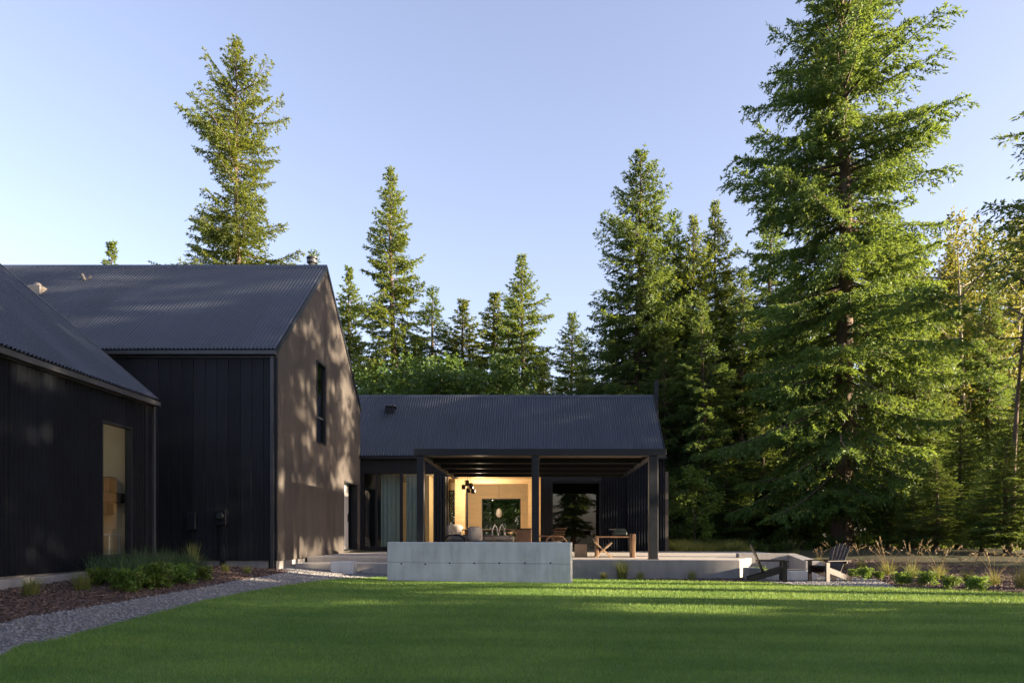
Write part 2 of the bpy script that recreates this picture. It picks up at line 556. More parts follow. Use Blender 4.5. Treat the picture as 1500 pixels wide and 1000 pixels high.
fire_poly = [unproj(*p) for p in ((1108, 851), (1130, 853), (1170, 857), (1240, 859), (1315, 861))] + [(8.3, 18.2), (7.6, 20.2), (5.2, 20.2), (5.1, 18.3)]
fire_gravel = sheet('fire_pit_gravel', fire_poly, 0.5, 0.008, M['gravel'])
bed_poly = [unproj(*p) for p in ((838, 846), (1000, 850), (1100, 852))] + [(5.1, 18.3), (5.2, 20.2), (7.6, 20.2), (8.3, 18.2)] + \
           [unproj(*p) for p in ((1315, 860.5), (1400, 864), (1500, 869))] + [(14.5, 12.6), (16.5, 13), (14.5, 20.5), (9.5, 24.5), (0.4, 19.0)]
mulch_border = sheet('mulch_border', bed_poly, 0.6, 0.004, M['mulch'])


# ------------------------------------------------------------------ blades, stones, chips (uncountable stuff)
def kites(base, dirs, length, width, side=None, bend=None, rs=None):
    """leaf-shaped quads: base (n,3), dirs (n,3) unit, length (n), width (n) -> V (4n,3), F (n,4)"""
    rs = rs or rng
    n = len(base)
    if side is None:
        r = rs.normal(size=(n, 3))
        side = np.cross(dirs, r)
        side /= np.linalg.norm(side, axis=1)[:, None] + 1e-9
    mid = base + dirs * (length * 0.45)[:, None]
    tip = base + dirs * length[:, None]
    if bend is not None:
        tip = tip + bend
    V = np.empty((n, 4, 3))
    V[:, 0] = base
    V[:, 1] = mid + side * (width * 0.5)[:, None]
    V[:, 2] = tip
    V[:, 3] = mid - side * (width * 0.5)[:, None]
    Fc = np.arange(4 * n).reshape(n, 4)
    return V.reshape(-1, 3), Fc


def lawn_blades():
    poly = np.array(lawn_poly)
    B = []
    for y0, y1, dens in ((4.6, 7.5, 5200), (7.5, 9.5, 3600), (9.5, 12.0, 2300), (12.0, 19.0, 1500)):
        hw0, hw1 = -1.0 * y1, 0.72 * y1
        n = int((y1 - y0) * (hw1 - hw0) * dens)
        p = np.c_[rng.uniform(hw0, hw1, n), rng.uniform(y0, y1, n)]
        p = p[inside(p, poly)]
        sc = np.full(len(p), 1.0 + (y0 - 4.6) * 0.07)
        B.append(np.c_[p, sc])
    B = np.vstack(B)
    n = len(B)
    z = ground_rel(B[:, 0], B[:, 1]) + CZ + 0.010
    # mower passes lean the blades alternately
    lane = np.where(np.floor((B[:, 1] + 0.08 * B[:, 0]) / 0.55).astype(int) % 2 == 0, 1.0, -1.0)
    a = rng.uniform(0, 2 * math.pi, n)
    tilt = np.abs(rng.normal(0.35, 0.25, n))
    d = np.c_[np.cos(a) * np.sin(tilt) + 0.22 * lane, np.sin(a) * np.sin(tilt), np.cos(tilt)]
    d /= np.linalg.norm(d, axis=1)[:, None]
    patch = 0.5 + 0.5 * np.sin(B[:, 0] * 1.3 + 2 * np.sin(B[:, 1] * 0.9)) * np.sin(B[:, 1] * 1.7 + 1.3 * np.sin(B[:, 0] * 0.7))
    L = rng.uniform(0.022, 0.05, n) * (0.85 + 0.3 * patch) * B[:, 2] ** 0.5
    W = rng.uniform(0.004, 0.007, n) * B[:, 2]
    base = np.c_[B[:, :2], z]
    s = np.c_[-np.sin(a), np.cos(a), np.zeros(n)]
    V = np.empty((n, 3, 3))
    V[:, 0] = base + s * (W / 2)[:, None]; V[:, 1] = base - s * (W / 2)[:, None]; V[:, 2] = base + d * L[:, None]
    fine = np.zeros(n)
    nr = np.random.default_rng(5)
    for k in range(14):
        f = 0.8 * 1.32 ** k; th = nr.uniform(0, 6.28)
        fine += np.sin(f * (math.cos(th) * B[:, 0] + 1.6 * math.sin(th) * B[:, 1]) + nr.uniform(0, 6.28) + 1.5 * np.sin(0.7 * f * (B[:, 0] * math.sin(th) - B[:, 1] * math.cos(th)))) / (1 + 0.10 * k)
    sh = np.clip(rng.normal(0.45, 0.22, n) + 0.14 * lane + 0.15 * (patch - 0.5) + 0.075 * fine, 0, 1)
    L = L * np.clip(1 + 0.07 * fine, 0.7, 1.4) * np.where(rng.random(n) < 0.05, 1.7, 1.0)
    o = mesh_obj('lawn_grass', V.reshape(-1, 3), np.arange(3 * n).reshape(n, 3), M['grass'], None, False, attr=np.repeat(sh, 3))
    tag(o, 'short mown green grass covering the lawn', 'grass', kind='stuff')


def scatter_stones(name, poly, dens, r0, r1, mat, label, cat, off, ymax=30, flat=0.6, xr=None):
    poly = np.array(poly)
    x0, y0 = poly.min(0); x1, y1 = poly.max(0); y0 = max(y0, 4.5)
    if xr: x0, x1 = max(x0, xr[0]), min(x1, xr[1])
    n = int((x1 - x0) * (y1 - y0) * dens)
    p = np.c_[rng.uniform(x0, x1, n), rng.uniform(y0, y1, n)]
    p = p[inside(p, poly)]
    p = p[(p[:, 0] > -0.80 * p[:, 1]) & (p[:, 0] < 0.72 * p[:, 1])]
    n = len(p)
    p = p + np.where(rng.random((n, 1)) < 0.10, rng.normal(0, 0.10, (n, 2)), 0.0)
    r = rng.uniform(r0, r1, n) * rng.choice([0.7, 1.0, 1.35], n)
    octa = np.array([(1, 0, 0), (0, 1, 0), (-1, 0, 0), (0, -1, 0), (0, 0, 1), (0, 0, -1)], float)
    V = octa[None] * rng.uniform(0.6, 1.25, (n, 6, 1)) * r[:, None, None]
    V[:, :, 2] *= flat
    a = rng.uniform(0, 6.28, n); c, s = np.cos(a)[:, None], np.sin(a)[:, None]
    X = V[:, :, 0] * c - V[:, :, 1] * s; Y = V[:, :, 0] * s + V[:, :, 1] * c
    tl = rng.normal(0, 0.5, n)[:, None]
    Z = V[:, :, 2] + X * tl * 0.5
    z = ground_rel(p[:, 0], p[:, 1]) + CZ + off
    W = np.stack([X + p[:, :1], Y + p[:, 1:2], Z + z[:, None]], 2)
    f = np.array([(0, 1, 4), (1, 2, 4), (2, 3, 4), (3, 0, 4), (1, 0, 5), (2, 1, 5), (3, 2, 5), (0, 3, 5)])
    Fc = (f[None] + (np.arange(n) * 6)[:, None, None]).reshape(-1, 3)
    o = mesh_obj(name, W.reshape(-1, 3), Fc, mat)
    tag(o, label, cat, kind='stuff')


def scatter_chips(name, poly, dens, mat, label, cat, off, xr=None):
    poly = np.array(poly)
    x0, y0 = poly.min(0); x1, y1 = poly.max(0); y0 = max(y0, 4.5)
    if xr: x0, x1 = max(x0, xr[0]), min(x1, xr[1])
    n = int((x1 - x0) * (y1 - y0) * dens)
    p = np.c_[rng.uniform(x0, x1, n), rng.uniform(y0, y1, n)]
    p = p[inside(p, poly)]
    p = p[(p[:, 0] > -0.80 * p[:, 1]) & (p[:, 0] < 0.72 * p[:, 1])]
    n = len(p)
    z = ground_rel(p[:, 0], p[:, 1]) + CZ + off
    a = rng.uniform(0, 6.28, n)
    d = np.c_[np.cos(a), np.sin(a), rng.normal(0, 0.35, n)]
    d /= np.linalg.norm(d, axis=1)[:, None]
    L = rng.uniform(0.03, 0.09, n); W = rng.uniform(0.012, 0.03, n)
    V, Fc = kites(np.c_[p, z + rng.uniform(0, 0.02, n)] - d * (L / 2)[:, None], d, L, W)
    o = mesh_obj(name, V, Fc, mat)
    tag(o, label, cat, kind='stuff')


lawn_blades()
scatter_stones('path_gravel', path_poly, 800, 0.010, 0.027, M['stone'], 'loose blue grey gravel stones covering the path', 'gravel', 0.010)
scatter_stones('pit_gravel', fire_poly, 500, 0.012, 0.024, M['stone'], 'loose grey gravel round the fire pit', 'gravel', 0.012)
scatter_chips('mulch_chips', mulch_poly, 700, M['chip'], 'brown bark chips in the bed beside the house', 'mulch', 0.006, xr=(-12, 0))
scatter_chips('border_chips', bed_poly, 350, M['chip'], 'brown bark chips in the border by the forest', 'mulch', 0.006)


# ------------------------------------------------------------------ building helpers
def intervals(z0, z1, cuts):
    """[z0,z1] minus the cuts"""
    out = [(z0, z1)]
    for a, b in cuts:
        nx_ = []
        for p, q in out:
            if b <= p or a >= q:
                nx_.append((p, q))
            else:
                if a > p: nx_.append((p, a))
                if b < q: nx_.append((b, q))
        out = nx_
    return out


def wall_core(plane, p0, p1, u0, u1, z0, top, openings=(), ubreaks=()):
    """solid wall between p0 and p1 on the x or y axis, running u0..u1 on the other; top is a function of u"""
    mb = MB()
    us = sorted(set([u0, u1] + [u for op in openings for u in op[:2] if u0 < u < u1] + [u for u in ubreaks if u0 < u < u1]))
    P = (lambda p, u, z: (p, u, z)) if plane == 'x' else (lambda p, u, z: (u, p, z))
    for a, b in zip(us[:-1], us[1:]):
        cuts = [(op[2], op[3]) for op in openings if op[0] <= a + 1e-6 and op[1] >= b - 1e-6]
        big = max(top(a), top(b))
        for lo, hi in intervals(z0, big, cuts):
            ta, tb = min(hi, top(a)), min(hi, top(b))
            if ta - lo < 1e-5 and tb - lo < 1e-5:
                continue
            bot = [P(p0, a, lo), P(p1, a, lo), P(p1, b, lo), P(p0, b, lo)]
            tp = [P(p0, a, ta), P(p1, a, ta), P(p1, b, tb), P(p0, b, tb)]
            mb.hexa(bot, tp)
    return mb


def wall_skin(plane, pos, out, u0, u1, z0, top, openings=(), pitch=0.09, amp=0.012, ubreaks=(), seg=6, prof='sine'):
    """corrugated sheet standing proud of the core"""
    n = max(1, int(round((u1 - u0) / pitch)))
    us = list(np.linspace(u0, u1, n * seg + 1))
    us += [u for op in openings for u in op[:2] if u0 < u < u1] + [u for u in ubreaks if u0 < u < u1]
    us = sorted(set(round(u, 5) for u in us))
    mb = MB()

    def off(u):
        t = (u - u0) / (u1 - u0) * n
        if prof == 'sine':
            return pos + out * (amp + amp * math.sin(2 * math.pi * t))
        q = t % 1.0                                                   # flat pan with a narrow batten
        return pos + out * (amp * 2 if q < 0.18 else 0.004)
    P = (lambda p, u, z: (p, u, z)) if plane == 'x' else (lambda p, u, z: (u, p, z))
    for a, b in zip(us[:-1], us[1:]):
        cuts = [(op[2], op[3]) for op in openings if op[0] <= a + 1e-4 and op[1] >= b - 1e-4]
        big = max(top(a), top(b))
        for lo, hi in intervals(z0, big, cuts):
            ta, tb = min(hi, top(a)), min(hi, top(b))
            if ta - lo < 1e-5 and tb - lo < 1e-5:
                continue
            mb.add([P(off(a), a, lo), P(off(b), b, lo), P(off(b), b, tb), P(off(a), a, ta)], [(0, 1, 2, 3)])
    return mb


def weld(o, d=0.0008):
    import bmesh
    bm = bmesh.new(); bm.from_mesh(o.data)
    bmesh.ops.remove_doubles(bm, verts=bm.verts, dist=d)
    bmesh.ops.recalc_face_normals(bm, faces=bm.faces)
    bm.to_mesh(o.data); bm.free()
    o.data.polygons.foreach_set('use_smooth', [True] * len(o.data.polygons))


def roof_sheet(axis, u0, u1, e, ez, r, rz, pitch=0.10, amp=0.024, seg=6, jitter=0.0):
    """corrugated slope: ribs run from eave (e, ez) to ridge (r, rz); u is the ridge direction ('x' or 'y')"""
    n = int(round((u1 - u0) / pitch))
    us = np.linspace(u0, u1, n * seg + 1)
    nv = Vector((-(rz - ez), abs(r - e))).normalized()     # (outward across, up)
    sgn = 1 if r > e else -1
    ks = np.linspace(0, 1, 7)
    V = []
    for k in ks:
        c = e + (r - e) * k; z = ez + (rz - ez) * k
        h = amp * np.sin(2 * np.pi * (us - u0) / pitch) + amp
        cc = c + nv.x * sgn * h; zz = z + nv.y * h
        if axis == 'x':
            V.append(np.c_[us, cc, zz])
        else:
            V.append(np.c_[cc, us, zz])
    V = np.vstack(V)
    m = len(us)
    i, j = np.meshgrid(np.arange(m - 1), np.arange(len(ks) - 1))
    a = (j * m + i).ravel()
    return V, np.c_[a, a + 1, a + m + 1, a + m]


def roof_panels(axis, u0, u1, e, ez, r, rz, flip, parent, width=0.9, pitch=0.10):
    """the slope laid in overlapping sheets, each a piece of its own"""
    n_ = max(1, int(round((u1 - u0) / width)))
    n_per = max(1, int(round((u1 - u0) / n_ / pitch)))
    pt = (u1 - u0) / n_ / n_per
    for q_ in range(n_):
        a_ = u0 + (u1 - u0) * q_ / n_
        b_ = u0 + (u1 - u0) * (q_ + 1) / n_
        lift_ = rng.uniform(0.0, 0.006)
        V, Fc = roof_sheet(axis, a_, b_ + 0.001, e, ez + lift_ + rng.uniform(-0.002, 0.002), r, rz + lift_, pitch=pt)
        mesh_obj('roof_panel', V, Fc[:, ::-1] if flip else Fc, M['roof'], parent, True)


def clad_panels(plane, pos, out, u0, u1, z0, top, openings, pitch, amp, parent, mat, ubreaks=(), width=1.1):
    n_ = max(1, int(round((u1 - u0) / width)))
    for q_ in range(n_):
        a_ = u0 + (u1 - u0) * q_ / n_ + 0.002
        b_ = u0 + (u1 - u0) * (q_ + 1) / n_ - 0.002
        ps_ = pos + out * rng.uniform(0, 0.004)
        cov = [op for op in openings if op[0] <= a_ and op[1] >= b_]
        spans = [(z0, top)] if not cov else [(z0, (lambda h: (lambda u: h))(cov[0][2])), (cov[0][3], top)]
        for lo_, tp_ in spans:
            o_ = wall_skin(plane, ps_, out, a_, b_, lo_, tp_, openings, pitch, amp, ubreaks, seg=6).build('cladding_panel', mat, parent)
            weld(o_)


def frame_rect(plane, p0, p1, u0, u1, z0, z1, w=0.05):
    mb = MB()
    def B(ua, ub, za, zb):
        if plane == 'x': mb.box(p0, p1, ua, ub, za, zb)
        else: mb.box(ua, ub, p0, p1, za, zb)
    B(u0, u0 + w, z0, z1); B(u1 - w, u1, z0, z1)
    B(u0 + w, u1 - w, z0, z0 + w); B(u0 + w, u1 - w, z1 - w, z1)
    return mb


def pane(plane, p, u0, u1, z0, z1, th=0.012):
    mb = MB()
    if plane == 'x': mb.box(p - th / 2, p + th / 2, u0, u1, z0, z1)
    else: mb.box(u0, u1, p - th / 2, p + th / 2, z0, z1)
    return mb


Z = lambda rel: rel + CZ

# ------------------------------------------------------------------ two-storey black house
HX = -6.75; HXL = -27.0; HY0, HY1, HYM = 18.95, 27.75, 23.35
EZ, RZ = Z(4.72), Z(8.41)
house = thing('house', 'two-storey black house with steep corrugated roof and taupe gable wall', 'house', (-12, HYM, Z(-0.9)))
gtop = lambda u: EZ - 0.02 + (RZ - EZ) * (1 - abs(u - HYM) / (HYM - HY0))
win = (22.32, 23.22, Z(2.78), Z(5.28))
door_op = (25.42, 27.32, Z(-0.57), Z(1.84))
FT = Z(-0.67)
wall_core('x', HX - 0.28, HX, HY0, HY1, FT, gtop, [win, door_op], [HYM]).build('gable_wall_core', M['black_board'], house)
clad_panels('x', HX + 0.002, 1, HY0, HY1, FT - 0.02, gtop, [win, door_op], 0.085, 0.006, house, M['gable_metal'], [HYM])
wall_core('y', HY0, HY0 + 0.25, HXL, HX - 0.285, FT, lambda u: EZ - 0.03).build('front_wall', M['black_board'], house)
wall_core('y', HY1 - 0.25, HY1, HXL, HX - 0.285, FT, lambda u: EZ - 0.03).build('rear_wall', M['black_board'], house)
# front boards, each its own piece
bw = 0.30
x = HX - 0.02
board_mesh = None
k = 0
while x - bw > -13.0:
    dy = rng.uniform(0.0, 0.006)
    if board_mesh is None:
        b = MB().bevbox(0, bw - 0.012, -0.022, 0, 0, EZ - 0.14 - FT, 0.004).build('wall_board', M['black_board'], None)
        board_mesh = b.data
    else:
        b = bpy.data.objects.new('wall_board', board_mesh); COL.objects.link(b)
    b.parent = house
    b.location = Vector((x - bw, HY0 - dy - 0.001, FT + 0.005)) - house.location
    x -= bw; k += 1
MB().box(HXL, HX - 0.02, HY0 + 0.03, HY0 + 0.22, Z(-1.1), FT - 0.001).box(HX - 0.22, HX - 0.03, HY0 + 0.03, HY1, Z(-1.1), FT - 0.001).build('foundation', M['foundation'], house)
# roof slab and corrugated sheets
rf = MB()
for e in (HY0, HY1):
    s = 1 if e < HYM else -1
    q = [(HXL, e - s * 0.06, EZ - 0.02), (HX - 0.01, e - s * 0.06, EZ - 0.02), (HX - 0.01, HYM, RZ), (HXL, HYM, RZ)]
    if s < 0: q = q[::-1]
    rf.hexa(q, [(p[0], p[1], p[2] + 0.055) for p in q])
roof = rf.build('roof', M['roof'], house)
for e in (HY0, HY1):
    s = 1 if e < HYM else -1
    roof_panels('x', -24.0, HX + 0.03, e - s * 0.12, EZ - 0.055 + 0.045, HYM, RZ + 0.062, s < 0, roof, 0.9 if s > 0 else 18)
MB().add([(HXL, HYM - 0.16, RZ - 0.035), (HX + 0.03, HYM - 0.16, RZ - 0.035), (HX + 0.03, HYM, RZ + 0.115), (HXL, HYM, RZ + 0.115), (HXL, HYM + 0.16, RZ - 0.035), (HX + 0.03, HYM + 0.16, RZ - 0.035)],
         [(0, 1, 2, 3), (3, 2, 5, 4)]).build('ridge_cap', M['roof'], roof)
for e in (HY0, HY1):
    s = 1 if e < HYM else -1
    MB().bar((HX + 0.02, e - s * 0.10, EZ - 0.065), (HX + 0.02, HYM, RZ + 0.02), 0.035, 0.13).build('rake_trim', M['steel'], roof)
MB().box(HXL, HX + 0.03, HY0 - 0.20, HY0 - 0.065, EZ - 0.14, EZ - 0.045).box(HXL, HX + 0.03, HY0 - 0.062, HY0 - 0.002, EZ - 0.20, EZ - 0.03).build('gutter', M['gutter'], house)
MB().box(HX - 0.13, HX - 0.05, HY0 - 0.10, HY0 - 0.03, Z(-0.92), EZ - 0.14).build('downspout', M['gutter'], house)
MB().box(HX - 0.03, HX + 0.016, HY0 - 0.03, HY0 + 0.05, FT, EZ - 0.06).build('corner_trim', M['steel'], house)
# window in gable
w = frame_rect('x', HX - 0.10, HX + 0.03, *win, 0.05).build('window', M['steel'], house)
pane('x', HX - 0.05, win[0] + 0.05, win[1] - 0.05, win[2] + 0.05, Z(3.55)).build('pane', M['glass_dark'], w)
pane('x', HX - 0.05, win[0] + 0.05, win[1] - 0.05, Z(3.60), win[3] - 0.05).build('pane', M['glass_dark'], w)
MB().box(HX - 0.08, HX - 0.01, win[0] + 0.05, win[1] - 0.05, Z(3.55), Z(3.60)).build('transom', M['steel'], w)
MB().box(HX - 1.5, HX - 1.45, 21.0, 24.6, Z(2.4), Z(5.6)).build('window_backing', M['black_board'], house)
# recessed door
dr = MB().box(HX - 0.279, HX - 0.23, 25.45, 26.95, Z(-0.56), Z(1.80)).build('door', M['white'], house)
MB().bar((HX - 0.20, 26.8, Z(0.45)), (HX - 0.20, 26.8, Z(0.75)), 0.03, 0.03).build('door_handle', M['steel'], dr)
frame_rect('x', HX - 0.225, HX + 0.016, *door_op, 0.035).build('door_frame', M['steel'], house)
# flue behind the ridge, roof vents
fl = MB().lathe((px2x(457, 24.2), 24.2, RZ - 0.9), [(0.11, 0), (0.11, 1.36), (0.10, 1.36)], 16).build('chimney', M['gutter'], house, True)
MB().lathe((px2x(457, 24.2), 24.2, RZ + 0.46), [(0.10, 0.0), (0.17, 0.02), (0.17, 0.10), (0.12, 0.11), (0.12, 0.15), (0.18, 0.16), (0.18, 0.20), (0.02, 0.23)], 16).build('chimney_cap', M['gutter'], fl)


def roof_point(px_, py_, ey, ez, ry, rz):
    """point on a camera-facing slope seen at a photo pixel"""
    sl = (rz - ez) / (ry - ey)
    k_ = (VY - py_) / F
    Y = (ez - CZ - sl * ey) / (k_ - sl)
    return Vector((px2x(px_, Y), Y, CZ + k_ * Y))


p = roof_point(125, 414, HY0, EZ, HYM, RZ)
MB().tube([p, p + Vector((0, -0.05, 0.10)), p + Vector((-0.06, -0.08, 0.24))], 0.045, 8).build('vent_pipe', M['chrome'], house)
MB().bar(p + Vector((0, 0.02, 0.03)), p + Vector((0.17, 0.02, 0.22)), 0.05, 0.04).build('vent_bracket', M['chrome'], house)
p = roof_point(56, 432, HY0, EZ, HYM, RZ)
vb = MB().bevbox(p.x - 0.2, p.x + 0.2, p.y - 0.2, p.y + 0.15, p.z - 0.15, p.z + 0.24, 0.03).build('vent_box', M['chrome'], house)
MB().lathe((p.x + 0.02, p.y - 0.05, p.z + 0.24), [(0.10, 0), (0.10, 0.06), (0.05, 0.1)], 10).build('vent_cap', M['chrome'], vb)
# meter and conduit on the front wall
mx_ = px2x(328, HY0)
mt = MB().bevbox(mx_ - 0.13, mx_ + 0.13, HY0 - 0.20, HY0 - 0.03, Z(0.22), Z(0.64), 0.015).build('meter_box', M['steel'], house)
MB().lathe((0, 0, 0), [(0.09, 0), (0.09, 0.06), (0.07, 0.09)], 14).build('meter_dial', M['grill'], mt).location = Vector((mx_, HY0 - 0.20, Z(0.46))) - Vector(world_loc(mt))
mt.children[0].data.transform(Matrix.Rotation(R(90), 4, 'X') @ Matrix.Translation(Vector(world_loc(mt))))
MB().box(mx_ - 0.05, mx_ + 0.05, HY0 - 0.13, HY0 - 0.035, Z(-0.95), Z(0.22)).build('conduit', M['steel'], house)
m2 = px2x(284, HY0)
MB().bevbox(m2 - 0.11, m2 + 0.11, HY0 - 0.16, HY0 - 0.03, Z(0.10), Z(0.55), 0.015).build('switch_box', M['steel'], house)
MB().box(m2 - 0.03, m2 + 0.03, HY0 - 0.10, HY0 - 0.035, Z(-0.95), Z(0.10)).build('conduit', M['steel'], house)

# ------------------------------------------------------------------ low outbuilding on the left
GX1 = -8.75; GX0 = -18.75; GXM = -13.75; GY0, GY1 = 2.0, 16.64
GEZ, GRZ = Z(3.03), Z(3.03 + 0.853 * 5.0)
outb = thing('outbuilding', 'low black corrugated outbuilding with tall narrow window beside the gravel path', 'outbuilding', (GXM, 9, Z(-0.9)))
gw = (14.67, 15.77, Z(-0.46), Z(2.28))
ftop = lambda u: GEZ - 0.08
wall_core('x', GX1 - 0.10, GX1, GY0, GY1, FT, ftop, [gw]).build('side_wall_core', M['black_board'], outb)
clad_panels('x', GX1 + 0.002, 1, GY0, GY1, FT - 0.02, ftop, [gw], 0.11, 0.022, outb, M['black_metal'])
wall_core('x', GX0, GX0 + 0.22, GY0, GY1, FT, ftop, [(10.6, 15.6, Z(0.2), Z(2.6))]).build('far_wall', M['plaster'], outb)
gt = lambda u: GEZ - 0.06 + (GRZ - GEZ) * (1 - abs(u - GXM) / 5.0)
for yy in (GY0, GY1 - 0.22):
    wall_core('y', yy, yy + 0.22, GX0 + 0.22, GX1 - 0.22, FT, gt, [], [GXM]).build('gable_wall', M['black_board'], outb)
s_ = wall_skin('y', GY1 + 0.002, 1, GX0, GX1, FT - 0.02, gt, [], 0.10, 0.014, [GXM], seg=6).build('gable_cladding', M['black_metal'], outb); weld(s_)
MB().box(GX1 - 0.2, GX1 - 0.02, GY0, GY1 - 0.02, Z(-1.2), FT - 0.001).box(GX1 - 0.015, GX1 + 0.12, GY0, 14.2, Z(-1.2), FT - 0.06).build('foundation', M['foundation'], outb)
rf = MB()
for e in (GX0, GX1):
    s = 1 if e < GXM else -1
    q = [(e - s * 0.06, GY0, GEZ - 0.02), (GXM, GY0, GRZ), (GXM, GY1, GRZ), (e - s * 0.06, GY1, GEZ - 0.02)]
    if s < 0: q = q[::-1]
    rf.hexa(q, [(p[0], p[1], p[2] + 0.055) for p in q])
groof = rf.build('roof', M['roof'], outb)
for e in (GX0, GX1):
    s = 1 if e < GXM else -1
    roof_panels('y', GY0, GY1 + 0.04, e - s * 0.12, GEZ - 0.055 + 0.045, GXM, GRZ + 0.062, s > 0, groof, 0.9 if s < 0 else 18)
    MB().bar((e - s * 0.10, GY1 + 0.03, GEZ - 0.03), (GXM, GY1 + 0.03, GRZ + 0.055), 0.035, 0.15).build('rake_trim', M['gutter'], groof)
MB().box(GX1 + 0.065, GX1 + 0.19, GY0, GY1 + 0.04, GEZ - 0.15, GEZ - 0.05).box(GX1 + 0.03, GX1 + 0.062, GY0, GY1 + 0.03, GEZ - 0.17, GEZ - 0.04).build('gutter', M['gutter'], outb)
MB().box(GX1 + 0.035, GX1 + 0.10, GY1 - 0.08, GY1 - 0.01, Z(-0.85), GEZ - 0.15).build('downspout', M['gutter'], outb)
MB().box(GX1 - 0.02, GX1 + 0.045, GY1 - 0.34, GY1 - 0.26, FT, GEZ - 0.17).build('corner_trim', M['steel'], outb)
w = frame_rect('x', GX1 - 0.09, GX1 + 0.05, *gw, 0.045).build('window', M['steel'], outb)
pane('x', GX1 - 0.04, gw[0] + 0.045, gw[1] - 0.045, gw[2] + 0.045, gw[3] - 0.045).build('pane', M['glass'], w)
# room seen through that window
MB().box(GX0 + 0.23, GX1 - 0.105, 10.0, GY1 - 0.23, Z(-0.60), Z(-0.46)).build('room_floor', M['floor'], outb)
MB().box(GX0 + 0.23, GX1 - 0.105, 16.28, 16.36, Z(-0.455), Z(2.75)).build('room_wall', M['plaster'], outb)
MB().box(GX0 + 0.23, GX1 - 0.105, 10.0, GY1 - 0.23, Z(2.76), Z(2.85)).build('room_ceiling', M['white'], outb)
MB().box(GX0 + 0.23, GX1 - 0.105, 9.9, 9.98, Z(-0.455), Z(2.75)).build('room_partition', M['plaster'], outb)

# ------------------------------------------------------------------ great-room wing
WX0, WX1 = -9.6, 4.74
WY0, WY1, WYM = 27.8, 33.8, 30.8
WEZ, WRZ = Z(2.97), Z(5.70)
FL = Z(-0.55)
wing = thing('house_wing', 'long low black wing with corrugated roof and glazed wall behind the pergola', 'house wing', (-1, WYM, Z(-0.8)))
front_ops = [(-6.68, -3.95, Z(-0.50), Z(2.30)), (-3.45, 0.05, Z(-0.55), Z(2.18)), (0.45, 2.32, Z(-0.55), Z(1.98))]
wt = lambda u: WEZ - 0.05
wall_core('y', WY0, WY0 + 0.25, WX0, WX1, Z(-0.8), wt, front_ops).build('front_wall', M['black_board'], wing)
back_ops = [(-5.25, -4.45, FL, Z(2.25)), (-4.15, -3.72, FL, Z(2.0)), (-2.62, -0.85, FL, Z(1.62))]
wall_core('y', WY1 - 0.25, WY1, WX0, WX1, Z(-0.8), wt, back_ops).build('rear_wall', M['wood'], wing)
wing_top = lambda u: WEZ - 0.05 + (WRZ - WEZ) * (1 - abs(u - WYM) / 3.0)
wall_core('x', WX1 - 0.25, WX1 - 0.002, WY0 + 0.252, WY1 - 0.252, Z(-0.8), wing_top, [], [WYM]).build('end_wall', M['black_board'], wing)
wall_core('x', WX0, WX0 + 0.2, WY0 + 0.252, WY1 - 0.252, Z(-0.8), wing_top, [], [WYM]).build('party_wall', M['plaster_grey'], wing)
# cladding panels on the right part of the front
for i, (a, b) in enumerate(((2.36, 3.3), (3.3, 4.03), (4.03, 4.74))):
    s_ = wall_skin('y', WY0 - 0.003 - (0.05 if i else 0), -1, a + 0.004, b - 0.004, Z(-0.66), wt, [], 0.10, 0.01, seg=4).build('cladding_panel', M['black_metal'], wing); weld(s_)
MB().box(3.3, WX1 - 0.01, WY0 - 0.05, WY0 - 0.002, Z(-0.8), WEZ - 0.06).build('projecting_bay', M['black_board'], wing)
MB().box(WX1 + 0.0, WX1 + 0.12, WY0 - 0.05, WY0 + 0.3, Z(-0.8), Z(2.35)).build('side_screen', M['gable_metal'], wing)
rf = MB()
for e in (WY0, WY1):
    s = 1 if e < WYM else -1
    q = [(WX0, e - s * 0.06, WEZ - 0.02), (WX1 - 0.01, e - s * 0.06, WEZ - 0.02), (WX1 - 0.01, WYM, WRZ), (WX0, WYM, WRZ)]
    if s < 0: q = q[::-1]
    rf.hexa(q, [(p[0], p[1], p[2] + 0.055) for p in q])
wroof = rf.build('roof', M['roof'], wing)
for e in (WY0, WY1):
    s = 1 if e < WYM else -1
    roof_panels('x', WX0, WX1 + 0.03, e - s * 0.12, WEZ - 0.045, WYM, WRZ + 0.062, s < 0, wroof, 0.9 if s > 0 else 18)
    MB().bar((WX1 + 0.015, e - s * 0.10, WEZ - 0.05), (WX1 + 0.015, WYM, WRZ + 0.03), 0.035, 0.14).build('rake_trim', M['steel'], wroof)
MB().add([(WX0, WYM - 0.14, WRZ - 0.02), (WX1 + 0.03, WYM - 0.14, WRZ - 0.02), (WX1 + 0.03, WYM, WRZ + 0.115), (WX0, WYM, WRZ + 0.115), (WX0, WYM + 0.14, WRZ - 0.02), (WX1 + 0.03, WYM + 0.14, WRZ - 0.02)],
         [(0, 1, 2, 3), (3, 2, 5, 4)]).build('ridge_cap', M['roof'], wroof)
MB().box(WX0, WX1 + 0.03, WY0 - 0.21, WY0 - 0.07, WEZ - 0.15, WEZ - 0.055).build('gutter', M['steel'], wing)
p = roof_point(573, 603, WY0, WEZ, WYM, WRZ)
vb = MB().box(p.x - 0.17, p.x + 0.17, p.y - 0.25, p.y + 0.25, p.z - 0.25, p.z + 0.13).build('vent_box', M['steel'], wing)
MB().bevbox(p.x - 0.21, p.x + 0.21, p.y - 0.3, p.y + 0.3, p.z + 0.17, p.z + 0.24, 0.02).box(p.x - 0.12, p.x + 0.12, p.y - 0.2, p.y + 0.2, p.z + 0.13, p.z + 0.17).build('vent_hood', M['gutter'], vb)
